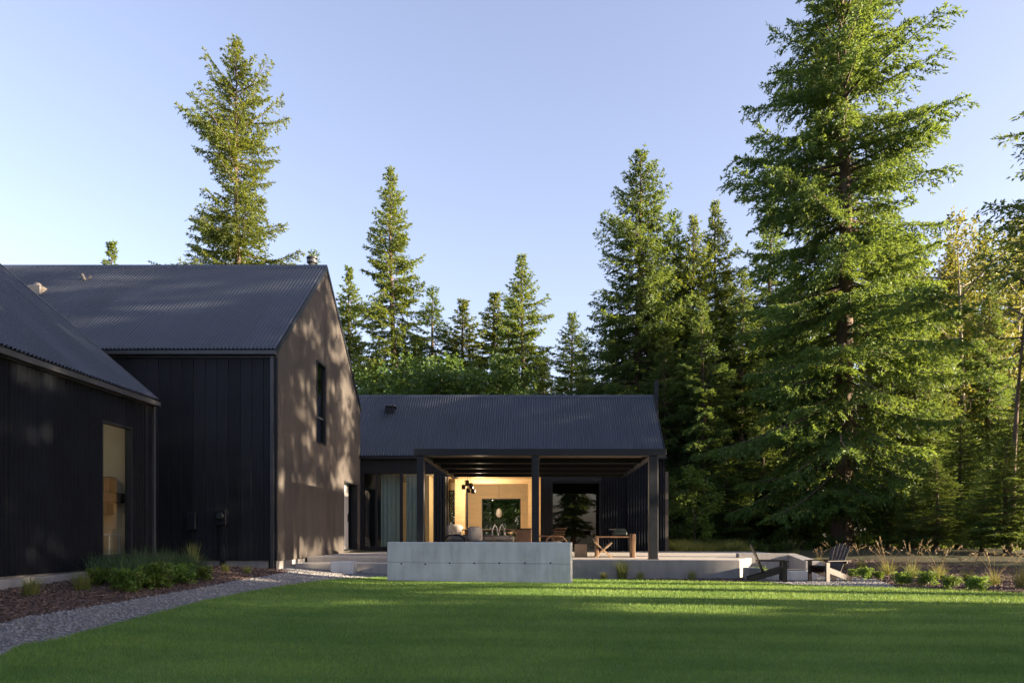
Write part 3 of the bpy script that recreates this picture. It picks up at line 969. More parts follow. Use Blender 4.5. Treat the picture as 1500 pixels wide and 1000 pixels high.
MB().box(px2x(959, 31.2), px2x(964, 31.2), 31.1, 31.33, WRZ - 0.8, Z((VY - 557) * 31.2 / F)).build('chimney', M['steel'], wing)
# interior
MB().box(WX0 + 0.2, WX1 - 0.26, WY0 + 0.26, WY1 - 0.26, Z(-0.8), FL).build('room_floor', M['floor'], wing)
MB().box(WX0 + 0.2, WX1 - 0.26, WY0 + 0.26, WY1 - 0.26, Z(2.34), Z(2.42)).build('room_ceiling', M['wood'], wing)
portal = wall_core('y', 31.0, 31.22, -3.55, 0.20, FL, lambda u: Z(2.33), [(-3.05, -0.47, FL, Z(2.12))]).build('wood_portal', M['wood'], wing)
MB().box(-3.06, -2.99, 30.9, 30.995, FL, Z(1.75)).build('portal_trim', M['steel'], wing)
MB().box(0.22, 0.32, WY0 + 0.26, WY1 - 0.26, FL, Z(2.33)).build('inner_wall', M['wood'], wing)
MB().box(-4.62, -4.42, 29.6, 31.0, FL, Z(2.33)).build('timber_pier', M['wood'], wing)
MB().box(0.5, 4.3, 31.2, 31.3, FL, Z(2.33)).build('back_partition', M['black_board'], wing)
# glazed wall on the left
xs = [-6.68, -6.16, -5.20, -4.35, -3.95]
for i, (a, b) in enumerate(zip(xs[:-1], xs[1:])):
    w = frame_rect('y', WY0 + 0.05, WY0 + 0.15, a, b, Z(-0.50), Z(2.30), 0.035).build('glazed_panel', M['steel'], wing)
    pane('y', WY0 + 0.10, a + 0.035, b - 0.035, Z(-0.46), Z(2.26)).build('pane', M['glass'], w)
MB().box(-5.26, -5.14, WY0 - 0.02, WY0 + 0.045, Z(-0.50), Z(2.30)).build('mullion', M['steel'], wing)
w = frame_rect('y', WY0 + 0.05, WY0 + 0.15, 0.45, 2.32, Z(-0.55), Z(1.98), 0.06).build('sliding_door', M['steel'], wing)
pane('y', WY0 + 0.10, 0.51, 2.26, Z(-0.49), Z(1.92)).build('pane', M['glass_dark'], w)
for a, b, c in ((-5.25, -4.45, 2.25), (-4.15, -3.72, 2.0), (-2.62, -0.85, 1.62)):
    w = frame_rect('y', WY1 - 0.16, WY1 - 0.08, a, b, FL, Z(c), 0.045).build('rear_window', M['steel'], wing)
    pane('y', WY1 - 0.12, a + 0.045, b - 0.045, FL + 0.045, Z(c) - 0.045).build('pane', M['glass'], w)
# folded door stack at the left of the opening
for i in range(4):
    MB().box(-3.93 + i * 0.115, -3.93 + i * 0.115 + 0.095, WY0 - 0.46 + 0.03 * (i % 2), WY0 - 0.02, Z(-0.62), Z(2.16)).build('folding_door_leaf', M['steel'], wing)


def curtain(x0, x1, y, z0, z1, label):
    xs_ = np.linspace(x0, x1, 60)
    yo = y + 0.035 * np.sin((xs_ - x0) * 38) + 0.015 * np.sin((xs_ - x0) * 15 + 1)
    V = np.vstack([np.c_[xs_, yo, np.full(60, z)] for z in (z0, z1)] + [np.c_[xs_, yo + 0.012, np.full(60, z)] for z in (z0, z1)])
    a_ = np.arange(59)
    Fc = np.vstack([np.c_[a_, a_ + 1, a_ + 61, a_ + 60], np.c_[a_ + 181, a_ + 180 - 60 + 0, a_ + 120 + 1, a_ + 181][:0], np.c_[a_ + 121, a_ + 120, a_ + 180, a_ + 181]])
    c = mesh_obj('curtain', V, Fc, M['curtain'], None, True)
    tag(c, label, 'curtain')


curtain(-6.08, -5.30, WY0 + 0.50, FL + 0.02, Z(2.28), 'wide grey green curtain panel beside the dark doorway')
curtain(-5.12, -4.55, WY0 + 0.50, FL + 0.02, Z(2.28), 'narrow grey green curtain panel next to the timber pier')
MB().box(-9.3, -6.12, 28.7, 31.5, FL + 0.001, Z(2.335)).build('doorway_dark_block', M['black_board'], wing)  # solid black block added to stand in for the darkness inside the doorway

# ------------------------------------------------------------------ patio, steps, concrete
patio = mesh_obj('patio', *(lambda mb: (mb.v, mb.f))(
    MB().box(-6.70, -3.32, 21.3, WY0 - 0.01, Z(-1.15), Z(-0.652)).box(-3.32, 5.0, 18.55, WY0 - 0.01, Z(-1.25), Z(-0.65))), M['patio'])
tag(patio, None, kind='structure')
# right wedge of the patio
wp = [(5.003, 18.65), (8.0, 24.6), (8.2, WY0), (5.003, WY0)]
pw = MB().hexa([(a, b, Z(-1.2)) for a, b in wp], [(a, b, Z(-0.651)) for a, b in wp]).build('patio_wedge', M['patio'])
tag(pw, None, kind='structure')
dw = MB().bevbox(-3.34, 5.02, 18.43, 18.545, Z(-1.3), Z(-0.645), 0.012).build('retaining_wall', M['foundation'])
tag(dw, 'long low concrete wall holding up the front of the patio', 'retaining wall')
st = MB().bevbox(-6.68, -3.36, 20.15, 21.29, Z(-1.15), Z(-0.80), 0.012).build('patio_step', M['patio'])
tag(st, 'broad concrete step down from the patio to the gravel', 'step')
bk = MB().bevbox(-5.50, -4.90, 19.4, 19.8, Z(-1.1), Z(-0.72), 0.015).build('concrete_block', M['concrete'])
tag(bk, 'small pale concrete block beside the taupe gable wall', 'concrete block')

L0 = Vector((px2x(567, 17.5), 17.5)); L1 = Vector((px2x(836, 16.55), 16.55))
cwl = thing('concrete_wall', 'free-standing board-marked concrete wall at the edge of the lawn', 'concrete wall', (L0.x, L0.y, Z(-1.13)))
ln = (L1 - L0).length
ang = math.atan2(L1.y - L0.y, L1.x - L0.x)
wl_ = MB().bevbox(0, ln, 0, 0.25, -0.25, 0.455, 0.008)
wu_ = MB().bevbox(0.002, ln - 0.002, 0.003, 0.247, 0.459, 0.945, 0.010)
pl = wl_.build('lower_lift', M['concrete']); pu = wu_.build('upper_lift', M['concrete'])
for o in (pl, pu): o.parent = cwl
for i in range(7):
    h = MB().lathe((0, 0, 0), [(0.022, 0), (0.022, 0.003), (0.015, 0.003)], 10).build('tie_hole', M['hole'])
    h.data.transform(Matrix.Rotation(R(90), 4, 'X'))
    h.parent = cwl; h.location = (0.36 + i * 0.60, 0.001, 0.44 + rng.uniform(-0.015, 0.05) )
    h.location.y = -0.0005 if h.location.z < 0.455 else 0.002
cwl.rotation_euler = (0, 0, ang)

# seat wall and fire pit
sw = MB().hexa([(5.5, 20.3, Z(-1.2)), (6.85, 20.3, Z(-1.2)), (6.85, 20.62, Z(-1.2)), (5.5, 20.62, Z(-1.2))], [(5.5, 20.3, Z(-0.53)), (6.85, 20.3, Z(-0.53)), (6.85, 20.62, Z(-0.53)), (5.5, 20.62, Z(-0.53))]).build('seat_wall', M['foundation'])
tag(sw, 'low brown-grey concrete seat wall behind the fire pit', 'seat wall')
sw2 = MB().hexa([(6.87, 19.0, Z(-1.2)), (7.75, 18.6, Z(-1.2)), (7.2, 20.62, Z(-1.2)), (6.87, 20.62, Z(-1.2))], [(6.87, 19.0, Z(-0.70)), (7.25, 19.0, Z(-0.70)), (7.15, 20.62, Z(-0.535)), (6.87, 20.62, Z(-0.535))]).build('sloping_wall', M['foundation'])
tag(sw2, 'concrete wall with sloping top at the end of the seat wall', 'concrete wall')
fp = thing('fire_pit', 'square concrete fire pit between the two dark garden chairs', 'fire pit', (6.2, 18.3, Z(-1.15)))
MB().bevbox(5.65, 6.78, 17.95, 18.75, Z(-1.25), Z(-0.90), 0.012).build('body', M['concrete'], fp)
MB().bevbox(5.85, 6.58, 18.1, 18.6, Z(-0.898), Z(-0.880), 0.006).build('burner_tray', M['hole'], fp)
lb = MB().bevbox(5.08, 5.36, 17.85, 18.42, Z(-1.25), Z(-0.82), 0.01).build('concrete_block', M['foundation'])
tag(lb, 'grey concrete block at the end of the patio retaining wall', 'concrete block')

# ------------------------------------------------------------------ pergola
per = thing('pergola', 'flat-roofed black steel pergola over the concrete patio', 'pergola', (0, 23, Z(-0.65)))
PY = 18.95
for xx, ww in ((-3.06, 0.18), (-0.10, 0.19), (2.94, 0.23)):
    ps = MB().bevbox(xx - ww / 2, xx + ww / 2, PY, PY + 0.2, Z(-0.65), Z(2.015), 0.006).build('post', M['steel'], per)
    MB().box(xx - ww / 2 - 0.02, xx + ww / 2 + 0.02, PY - 0.02, PY + 0.22, Z(-0.648), Z(-0.635)).build('base_plate', M['steel'], ps)
MB().bevbox(-3.22, 3.26, PY - 0.03, PY + 0.23, Z(2.02), Z(2.195), 0.006).build('front_beam', M['steel'], per)
for xx in (-3.06, 2.94):
    MB().box(xx - 0.09, xx + 0.09, PY + 0.24, WY0 - 0.72, Z(2.02), Z(2.19)).build('side_beam', M['steel'], per)
for i, yy in enumerate(np.arange(20.6, 27.0, 1.65)):
    MB().box(-2.96, 2.84, yy, yy + 0.10, Z(1.98), Z(2.12)).build('cross_beam', M['steel'], per)
yy = PY + 0.24
sl_mesh = None
while yy < WY0 - 0.95:
    if sl_mesh is None:
        b = MB().box(-2.965, 2.845, 0, 0.19, Z(2.122), Z(2.15)).build('ceiling_board', M['wood_ceiling'])
        sl_mesh = b.data
    else:
        b = bpy.data.objects.new('ceiling_board', sl_mesh); COL.objects.link(b)
    b.parent = per
    b.location = Vector((0, yy, 0)) - per.location
    yy += 0.20
MB().box(-3.10, 2.98, PY + 0.235, WY0 - 0.72, Z(2.193), Z(2.215)).build('roof_deck', M['steel'], per)


# ------------------------------------------------------------------ trees
def interp(t, tab):
    return np.interp(t, [a for a, _ in tab], [b for _, b in tab])


def conifer_mesh(seed, H, prof, nb, leaf=0.26, lw=0.07, twig=0.26, per_twig=8, r0=0.35, e_tab=((0, -0.25), (0.5, 0.0), (0.8, 0.25), (1, 0.9)),
                 sag=0.22, lift=0.18, thin=0.0, droop=0.35, zpow=1.0, lmax=1.5):
    """returns trunk, limbs and foliage arrays. prof: (t, radius) with t = z/H; crown starts at the first t"""
    rs = np.random.default_rng(seed)
    t0 = prof[0][0]
    lean = rs.normal(0, 0.008, 2)
    ax = lambda z: np.array([lean[0] * z + 0.10 * math.sin(z * 0.25 + seed), lean[1] * z + 0.10 * math.cos(z * 0.21 + seed), z])
    tr = lambda z: max(0.012, r0 * (1 - z / H) ** 0.85)
    tk = MB()
    zs = np.r_[-0.4, 0.0, 0.4, np.linspace(1.2, H * 0.995, 22)]
    tk.tube([ax(z) for z in zs], [tr(max(z, 0)) * (1.55 if z < 0 else 1.3 if z < 0.2 else 1.1 if z < 0.6 else 1) for z in zs], 10)
    limb = MB()
    BV, BD, BL, BW, BS = [], [], [], [], []
    az = rs.uniform(0, 6.28)
    for i in range(nb):
        t = t0 + (1 - t0) * ((i + rs.uniform(0, 1)) / nb) ** zpow
        z = t * H
        az += 2.399 + rs.normal(0, 0.5)
        if thin and rs.random() < thin * (0.4 + 0.6 * math.sin(az * 1.0 + seed) ** 2):
            continue
        Rr = float(interp(t, prof))
        lobe = 1 + 0.22 * math.sin(az * 2 + z * 0.6 + seed) + 0.14 * math.sin(az + z * 1.3 + 2 * seed)
        L = max(0.25, Rr * rs.uniform(0.62, 1.12) * lobe)
        el = float(interp(t, e_tab)) + rs.normal(0, 0.10)
        n = 9
        s = np.linspace(0, 1, n)
        hor = np.array([math.cos(az), math.sin(az), 0])
        perp = np.array([-math.sin(az), math.cos(az), 0])
        cv = rs.normal(0, 0.10)
        zoff = L * (math.tan(el) * s - sag * s ** 2 * (0.5 + min(L, 4) / 5) + lift * s ** 3)
        pts = ax(z)[None] + hor[None] * (L * s)[:, None] + perp[None] * (L * cv * s ** 2)[:, None]
        pts[:, 2] += zoff
        rb = min(0.07, 0.012 + 0.014 * L)
        limb.tube(list(pts), list(rb * (1 - s) + 0.006), 4, cap=False)
        # twigs
        m = max(4, int(L / twig * 2))
        sj = np.clip(0.10 + 0.90 * (np.arange(m) + rs.uniform(0, 1, m)) / m, 0, 1)
        inner = min(0.35, 0.12 * L / 3.0) if t < 0.75 else 0
        sj = sj[(sj > inner * rs.uniform(0.4, 1.1, len(sj)))]
        m = len(sj)
        if m == 0:
            continue
        pj = np.stack([np.interp(sj, s, pts[:, k]) for k in range(3)], 1)
        tn = np.gradient(pts, axis=0); tn /= np.linalg.norm(tn, axis=1)[:, None]
        tj = np.stack([np.interp(sj, s, tn[:, k]) for k in range(3)], 1)
        sd = np.where(np.arange(m) % 2 == 0, 1.0, -1.0)
        fa = rs.uniform(0.55, 1.15, m)
        td = tj * np.cos(fa)[:, None] + perp[None] * (sd * np.sin(fa))[:, None]
        td[:, 2] -= droop * rs.uniform(0.2, 1.3, m)
        td /= np.linalg.norm(td, axis=1)[:, None]
        tl = np.clip((0.14 + 0.40 * (1 - sj) ** 0.8) * min(L, 4.0) * rs.uniform(0.55, 1.1, m), 0.12, lmax)
        k = per_twig
        kk = np.clip(np.round(k * (0.4 + 0.6 * tl / 0.8)).astype(int), 3, int(k * 1.8))
        idx = np.repeat(np.arange(m), kk)
        u = rs.uniform(0.05, 1.0, len(idx))
        bp = pj[idx] + td[idx] * (tl[idx] * u)[:, None]
        bp[:, 2] -= 0.12 * tl[idx] * u ** 2
        dd = td[idx] * 0.75 + rs.normal(0, 0.42, (len(idx), 3)) + np.array([0, 0, -0.10])
        dd /= np.linalg.norm(dd, axis=1)[:, None]
        ll = leaf * rs.uniform(0.6, 1.25, len(idx))
        BV.append(bp); BD.append(dd); BL.append(ll); BW.append(lw * rs.uniform(0.7, 1.3, len(idx)))
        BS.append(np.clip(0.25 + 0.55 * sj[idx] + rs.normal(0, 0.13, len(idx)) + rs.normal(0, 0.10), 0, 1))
    # leader tuft
    q = 60
    zz = H - rs.uniform(0, 0.05 * H, q)
    BV.append(np.array([ax(z) for z in zz])); d = rs.normal(0, 0.5, (q, 3)); d[:, 2] = np.abs(d[:, 2]) + 0.5
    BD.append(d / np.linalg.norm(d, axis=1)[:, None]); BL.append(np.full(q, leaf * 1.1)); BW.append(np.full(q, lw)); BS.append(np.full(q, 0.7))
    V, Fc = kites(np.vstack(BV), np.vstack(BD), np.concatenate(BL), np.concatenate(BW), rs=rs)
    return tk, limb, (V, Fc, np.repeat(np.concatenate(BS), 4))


def make_tree(name, arrays, mats, label, cat='tree', group=None):
    tk, limb, (V, Fc, sh) = arrays
    t = thing(name, label, cat, (0, 0, 0), group)
    tk.build('trunk', mats[0], t, True)
    if limb.v:
        limb.build('limbs', mats[0], t, True)
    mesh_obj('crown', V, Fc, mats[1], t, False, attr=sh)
    return t


def broadleaf_mesh(seed, H, rad, base=0.25, nl=9, ncl=90, leaf=0.16, per=55, lw=0.10, r0=0.16, csz=0.45, flat=1.0):
    rs = np.random.default_rng(seed)
    tk = MB(); limb = MB()
    bend = rs.normal(0, 0.04, 2)
    ax = lambda z: np.array([bend[0] * z * z / H * 2, bend[1] * z * z / H * 2, z])
    zs = np.r_[-0.3, np.linspace(0, H * 0.9, 9)]
    tk.tube([ax(z) for z in zs], [r0 * max(0.12, (1 - max(z, 0) / H)) for z in zs], 8)
    C = []
    # limbs
    for i in range(nl):
        z0 = H * (base + (0.8 - base) * (i + 0.5) / nl)
        a = i * 2.4 + rs.normal(0, 0.3)
        zt = (z0 / H - base) / (1 - base)
        rr = rad * math.sqrt(max(0.08, 1 - (2 * zt - 0.75) ** 2 * 0.8))
        tip = ax(z0) + np.array([math.cos(a) * rr, math.sin(a) * rr, rr * rs.uniform(0.25, 0.7)])
        b = ax(z0)
        mid = (b + tip) / 2 + rs.normal(0, 0.12 * rad, 3)
        limb.tube([b, mid, tip], [r0 * 0.35, r0 * 0.2, 0.012], 5, cap=False)
        for q in range(max(2, ncl // nl)):
            f = rs.uniform(0.35, 1.05)
            pt = b * (1 - f) ** 2 + mid * 2 * f * (1 - f) + tip * f * f
            C.append(pt + rs.normal(0, 0.20 * rad, 3) * np.array([1, 1, 0.8 * flat]))
    for q in range(ncl // 5):
        z = H * rs.uniform(0.72, 0.99)
        C.append(ax(z) + rs.normal(0, 0.22 * rad * (1.15 - z / H) * 3, 3) * np.array([1, 1, 0.2]))
    C = np.array(C)
    n = len(C) * per
    idx = np.repeat(np.arange(len(C)), per)
    o = rs.normal(0, 1, (n, 3)); o /= np.linalg.norm(o, axis=1)[:, None]
    rr = rs.uniform(0.15, 1, n) ** 0.6 * csz * rs.uniform(0.6, 1.3, len(C))[idx]
    P = C[idx] + o * rr[:, None] * np.array([1, 1, 0.7])
    d = o * 0.6 + rs.normal(0, 0.6, (n, 3)) + np.array([0, 0, -0.25])
    d /= np.linalg.norm(d, axis=1)[:, None]
    sh = np.clip(0.5 + rs.normal(0, 0.16, n) + rs.normal(0, 0.15, len(C))[idx], 0, 1)
    V, Fc = kites(P, d, leaf * rs.uniform(0.7, 1.3, n), lw * rs.uniform(0.7, 1.3, n), rs=rs)
    return tk, limb, (V, Fc, np.repeat(sh, 4))


def place(t, x, y, rz=0.0, s=1.0, sz=None, dz=0.0):
    t.location = (x, y, gz(x, y) + dz)
    t.rotation_euler = (0, 0, rz)
    t.scale = (s, s, sz or s)
    return t


def relabel(t, label, group=None):
    t['label'] = label
    if group: t['group'] = group
    elif 'group' in t: del t['group']
    return t


FIR = (M['bark'], M['needle'])
FIRD = (M['bark'], M['needle_dark'])
# hero: the huge fir beyond the fire pit
hero_prof = [(0.075, 3.6), (0.13, 4.6), (0.30, 4.6), (0.42, 4.2), (0.62, 4.0), (0.75, 3.2), (0.83, 2.6), (0.91, 1.5), (1, 0.15)]
hero = make_tree('fir_tree', conifer_mesh(11, 29.0, hero_prof, 345, leaf=0.185, lw=0.056, twig=0.165, per_twig=26, r0=0.46, sag=0.30, lift=0.30, droop=0.45,
                 e_tab=((0, -0.42), (0.15, -0.28), (0.4, -0.02), (0.7, 0.18), (1, 0.8)), thin=0.12, lmax=1.7), FIRD, 'huge broad fir with thick trunk rising behind the fire pit chairs')
db = MB()
drs = np.random.default_rng(4)
for i in range(16):
    a_ = drs.uniform(0, 6.28); z_ = drs.uniform(1.6, 7.5); l_ = drs.uniform(0.8, 3.2)
    pts_ = [(math.cos(a_ + 0.12 * t) * l_ * t, math.sin(a_ + 0.12 * t) * l_ * t, z_ - l_ * (0.15 * t + 0.35 * t * t)) for t in (0, 0.3, 0.6, 0.85, 1)]
    db.tube(pts_, [0.035, 0.028, 0.02, 0.012, 0.005], 5, cap=False)
    for k_ in range(4):
        f_ = 0.35 + 0.16 * k_
        p0_ = np.array(pts_[0]) * (1 - f_) + np.array(pts_[-1]) * f_
        d_ = drs.normal(0, 0.35, 3) + np.array([math.cos(a_), math.sin(a_), -0.4])
        db.tube([p0_, p0_ + d_ * 0.35, p0_ + d_ * 0.6 + np.array([0, 0, -0.1])], [0.012, 0.008, 0.003], 4, cap=False)
db.build('dead_boughs', M['bark_pale'], hero, True)
place(hero, px2x(1238, 32), 32)
# lone tall fir with a pinched waist
tall = make_tree('fir_tree', conifer_mesh(5, 31.6, [(0.18, 3.6), (0.5, 4.4), (0.60, 3.5), (0.655, 2.5), (0.69, 1.3), (0.735, 2.2), (0.79, 2.9), (0.87, 2.0), (0.95, 0.9), (1, 0.1)],
                 285, leaf=0.21, lw=0.060, twig=0.19, per_twig=22, sag=0.10, lift=0.22, thin=0.10, e_tab=((0, -0.1), (0.6, 0.02), (0.8, 0.25), (1, 0.9))), FIR,
                 'very tall sunlit fir with pinched waist above the roof of the two-storey house')
place(tall, px2x(350, 47), 47, 0.6)
# spire prototype used for middle-sized firs
spire_arr = conifer_mesh(21, 26.0, [(0.15, 3.3), (0.35, 3.2), (0.55, 2.6), (0.70, 2.1), (0.82, 1.6), (0.92, 0.8), (1, 0.08)], 255, leaf=0.22, lw=0.064, twig=0.20, per_twig=22, sag=0.16, lift=0.2, thin=0.08)
spire = make_tree('fir_tree', spire_arr, FIR, 'tall slender fir standing behind the ridge of the low wing, next to the taupe gable')
place(spire, px2x(580, 51), 51, 2.1, 0.985)
broad_arr = conifer_mesh(34, 24.0, [(0.10, 4.6), (0.30, 4.4), (0.50, 3.5), (0.65, 2.9), (0.80, 2.1), (0.92, 1.0), (1, 0.08)], 300, leaf=0.22, lw=0.064, twig=0.20, per_twig=20, sag=0.16, lift=0.2)
broad = make_tree('fir_tree', broad_arr, FIRD, 'broad dense fir rising behind the right end of the low wing roof')
place(broad, px2x(935, 43), 43, 0.3, 0.955)
slim_arr = conifer_mesh(47, 22.0, [(0.30, 2.0), (0.50, 2.1), (0.65, 1.8), (0.80, 1.25), (0.92, 0.65), (1, 0.06)], 200, leaf=0.23, lw=0.070, twig=0.20, per_twig=22, sag=0.15, lift=0.2, thin=0.15)
slim = make_tree('fir_tree', slim_arr, FIR, 'slim fir')
slim2_arr = conifer_mesh(63, 22.0, [(0.25, 2.4), (0.45, 2.6), (0.62, 1.7), (0.72, 1.9), (0.85, 1.1), (0.94, 0.4), (1, 0.05)], 150, leaf=0.29, lw=0.078, twig=0.21, per_twig=16, sag=0.10, lift=0.25, thin=0.28)
slim2 = make_tree('fir_tree', slim2_arr, FIRD, 'slim fir')
wood_arr = conifer_mesh(58, 24.0, [(0.08, 2.6), (0.25, 3.1), (0.45, 3.0), (0.65, 2.5), (0.82, 1.6), (0.93, 0.8), (1, 0.08)], 230, leaf=0.23, lw=0.070, twig=0.21, per_twig=20, sag=0.28, lift=0.22, thin=0.12, droop=0.5)
wood = make_tree('fir_tree', wood_arr, FIRD, 'forest fir')


def put(proto, first, px_, Y, top_py, H, label, group=None, w=1.0):
    """copy of a prototype whose tip stands at photo height top_py"""
    t = proto if first else copy_tree(proto)
    X = px2x(px_, Y)
    h = (VY - top_py) * Y / F - float(ground_rel(X, Y))
    s = h / H
    place(t, X, Y, random.uniform(0, 6.28), s * w, s)
    relabel(t, label, group)
    return t


put(slim, True, 165, 62, 358, 22, 'fir tip just above the left end of the two-storey roof')
put(slim2, True, 463, 60, 368, 22, 'fir tip beside the chimney of the two-storey house')
put(slim, False, 510, 54, 394, 22, 'slim fir right beside the edge of the taupe gable wall')
put(slim2, False, 635, 53, 420, 22, 'slim fir half hidden by the tall slender fir behind the low wing', w=1.3)
put(slim, False, 677, 52, 442, 22, 'small sunlit pointed fir alone behind the low wing roof', w=1.45)
put(slim, False, 725, 54, 432, 22, 'yellow-lit fir left of the three clustered tips behind the low wing', w=1.4)
put(slim2, False, 747, 53, 441, 22, 'middle fir of the three clustered tips behind the low wing', w=1.25)
put(spire, False, 767, 50, 443, 22, 'dark fir right of the three clustered tips, beside the open sky', w=1.2)
put(spire, False, 837, 50, 458, 26, 'short fir at the left foot of the broad dense fir', w=1.35)
put(spire, False, 800, 54, 530, 26, 'low fir beyond the middle of the wing ridge', w=1.3)
put(slim2, False, 992, 43.5, 308, 22, 'narrow fir close against the right side of the broad dense fir', w=1.1)
put(spire, False, 1018, 42.5, 316, 26, 'pointed fir between the narrow fir and the taller spire', w=0.95)
put(spire, False, 1052, 44, 300, 26, 'tall spire fir left of the huge fir, with yellow lit flank', w=1.0)
put(wood, True, 1128, 43, 292, 24, 'drooping fir tucked behind the left side of the huge fir', w=1.0)
# forest filling the right side
FG = 'firs of the forest beyond the patio'
FLb = 'forest fir among the crowded trunks beyond the patio'
fill = [(975, 40, 470, 'w'), (1030, 39, 440, 'w'), (1085, 41, 400, 'w'), (1150, 43, 420, 'w'), (1190, 38, 450, 'w'), (1300, 41, 330, 'w'),
        (1345, 38, 380, 'w'), (1395, 44, 360, 's'), (1450, 40, 420, 'w'), (1000, 58, 380, 's'), (1070, 60, 400, 's'), (1110, 57, 450, 'w'), (1170, 62, 380, 's'),
        (1280, 60, 360, 's'), (1335, 58, 400, 'w'), (1390, 60, 380, 's'), (1440, 62, 330, 'w'), (1500, 58, 350, 's'), (1545, 44, 330, 'w'),
        (950, 60, 430, 'w'), (900, 58, 480, 'w'), (860, 62, 520, 's'), (790, 66, 560, 's'), (700, 62, 520, 'w'), (610, 64, 500, 'w'), (545, 60, 520, 'w'),
        (1220, 72, 430, 'w'), (1420, 74, 430, 'w')]
for (px_, Y, tp, kd) in fill:
    if kd == 'w': put(wood, False, px_, Y, tp, 24, FLb, FG, 1.1)
    else: put(spire, False, px_, Y, tp, 26, FLb, FG, 1.0)

SF = 'young firs under the forest edge'
for (px_, Y, tp, w_) in ((1300, 30, 690, 2.2), (1338, 28, 720, 2.4), (1372, 27, 670, 2.0), (1405, 29, 610, 1.8), (1440, 26, 690, 2.3), (1475, 25, 640, 2.0), (1500, 28, 560, 1.7), (1180, 36, 640, 1.8), (1120, 37, 600, 1.7), (1065, 35, 660, 2.0), (1360, 33, 560, 1.6)):
    put(wood, False, px_, Y, tp, 24, 'young low-branched fir growing under the taller forest trees', SF, w_)

# broad-leaved trees
bl_arr = broadleaf_mesh(3, 10.5, 3.2, base=0.15, nl=14, ncl=150, leaf=0.24, lw=0.15, per=50, csz=0.62, r0=0.2)
bl = make_tree('maple_tree', bl_arr, (M['bark'], M['leaf']), 'leafy maple')
LG = 'leafy maples behind the low wing'
for i, (px_, Y, tp) in enumerate(((545, 41, 545), (592, 40, 520), (640, 42, 512), (690, 40, 530), (735, 42, 548))):
    put(bl, i == 0, px_, Y, tp, 10.5, 'dark green leafy maple just behind the low wing roof', LG)
yl_arr = broadleaf_mesh(9, 16.0, 3.3, base=0.30, nl=16, ncl=150, leaf=0.20, lw=0.10, per=34, csz=0.6, r0=0.2)
yl = make_tree('alder_tree', yl_arr, (M['bark_pale'], M['leaf_yellow']), 'yellow alder')
put(yl, True, 1412, 42, 290, 16.0, 'yellow-green backlit alder right of the huge fir')
put(yl, False, 1480, 50, 300, 16.0, 'loose yellowish alder behind the thin leaning trunk')
put(yl, False, 1340, 46, 330, 16.0, 'yellowish alder partly hidden behind the huge fir')
th_arr = broadleaf_mesh(15, 15.0, 2.2, base=0.55, nl=9, ncl=60, leaf=0.2, lw=0.08, per=34, csz=0.5, r0=0.13)
th = make_tree('alder_tree', th_arr, (M['bark'], M['leaf_yellow']), 'thin alder with bare leaning pale trunk at the edge of the forest')
place(th, px2x(1482, 27), 27, 1.0, 0.85)
th.rotation_euler = (0, R(-4), 1.0)
sp_arr = broadleaf_mesh(19, 3.8, 1.0, base=0.10, nl=12, ncl=80, leaf=0.13, lw=0.07, per=40, csz=0.26, r0=0.05)
sp_ = make_tree('maple_sapling', sp_arr, (M['bark'], M['leaf_fresh']), 'fresh green sapling beside the right corner of the low wing')
place(sp_, px2x(1018, 30.5), 30.5, 0, 0.95)
for i, (x_, y_, s_) in enumerate(((-1.2, 36.4, 0.8), (-2.5, 37.2, 0.95), (-0.4, 37.6, 0.9), (-4.9, 36.6, 1.0), (-6.0, 37.4, 1.1))):
    t = copy_tree(sp_)
    place(t, x_, y_, i * 1.3, s_)
    relabel(t, 'green sapling outside the rear windows of the low wing', 'saplings outside the rear windows')
# understorey shrubs along the forest edge
sh_arr = broadleaf_mesh(23, 2.6, 1.5, base=0.05, nl=12, ncl=90, leaf=0.17, lw=0.10, per=40, csz=0.36, r0=0.06)
shb = make_tree('shrub', sh_arr, (M['bark'], M['needle_dark']), 'shrub', 'shrub')
SG = 'understorey shrubs along the forest edge'
first = True
for px_, Y, s in ((1060, 36, 0.8), (1105, 37, 0.9), (1150, 38, 0.8), (1195, 37, 0.9), (1290, 38, 0.9), (1330, 36, 0.8), (1375, 34, 0.9), (1420, 35, 0.9), (1465, 33, 0.8), (1500, 34, 0.9),
                  (1300, 31, 0.5), (1345, 29, 0.45), (1470, 26, 0.5), (1250, 40, 1.0), (1010, 40, 1.1), (985, 37, 0.9), (1340, 44, 1.3), (1420, 44, 1.3), (1490, 45, 1.3), (1090, 46, 1.4), (1170, 47, 1.4)):
    t = shb if first else copy_tree(shb)
    first = False
    place(t, px2x(px_, Y), Y, random.uniform(0, 6.28), s)
    relabel(t, 'dark leafy understorey shrub at the foot of the forest trees', SG)

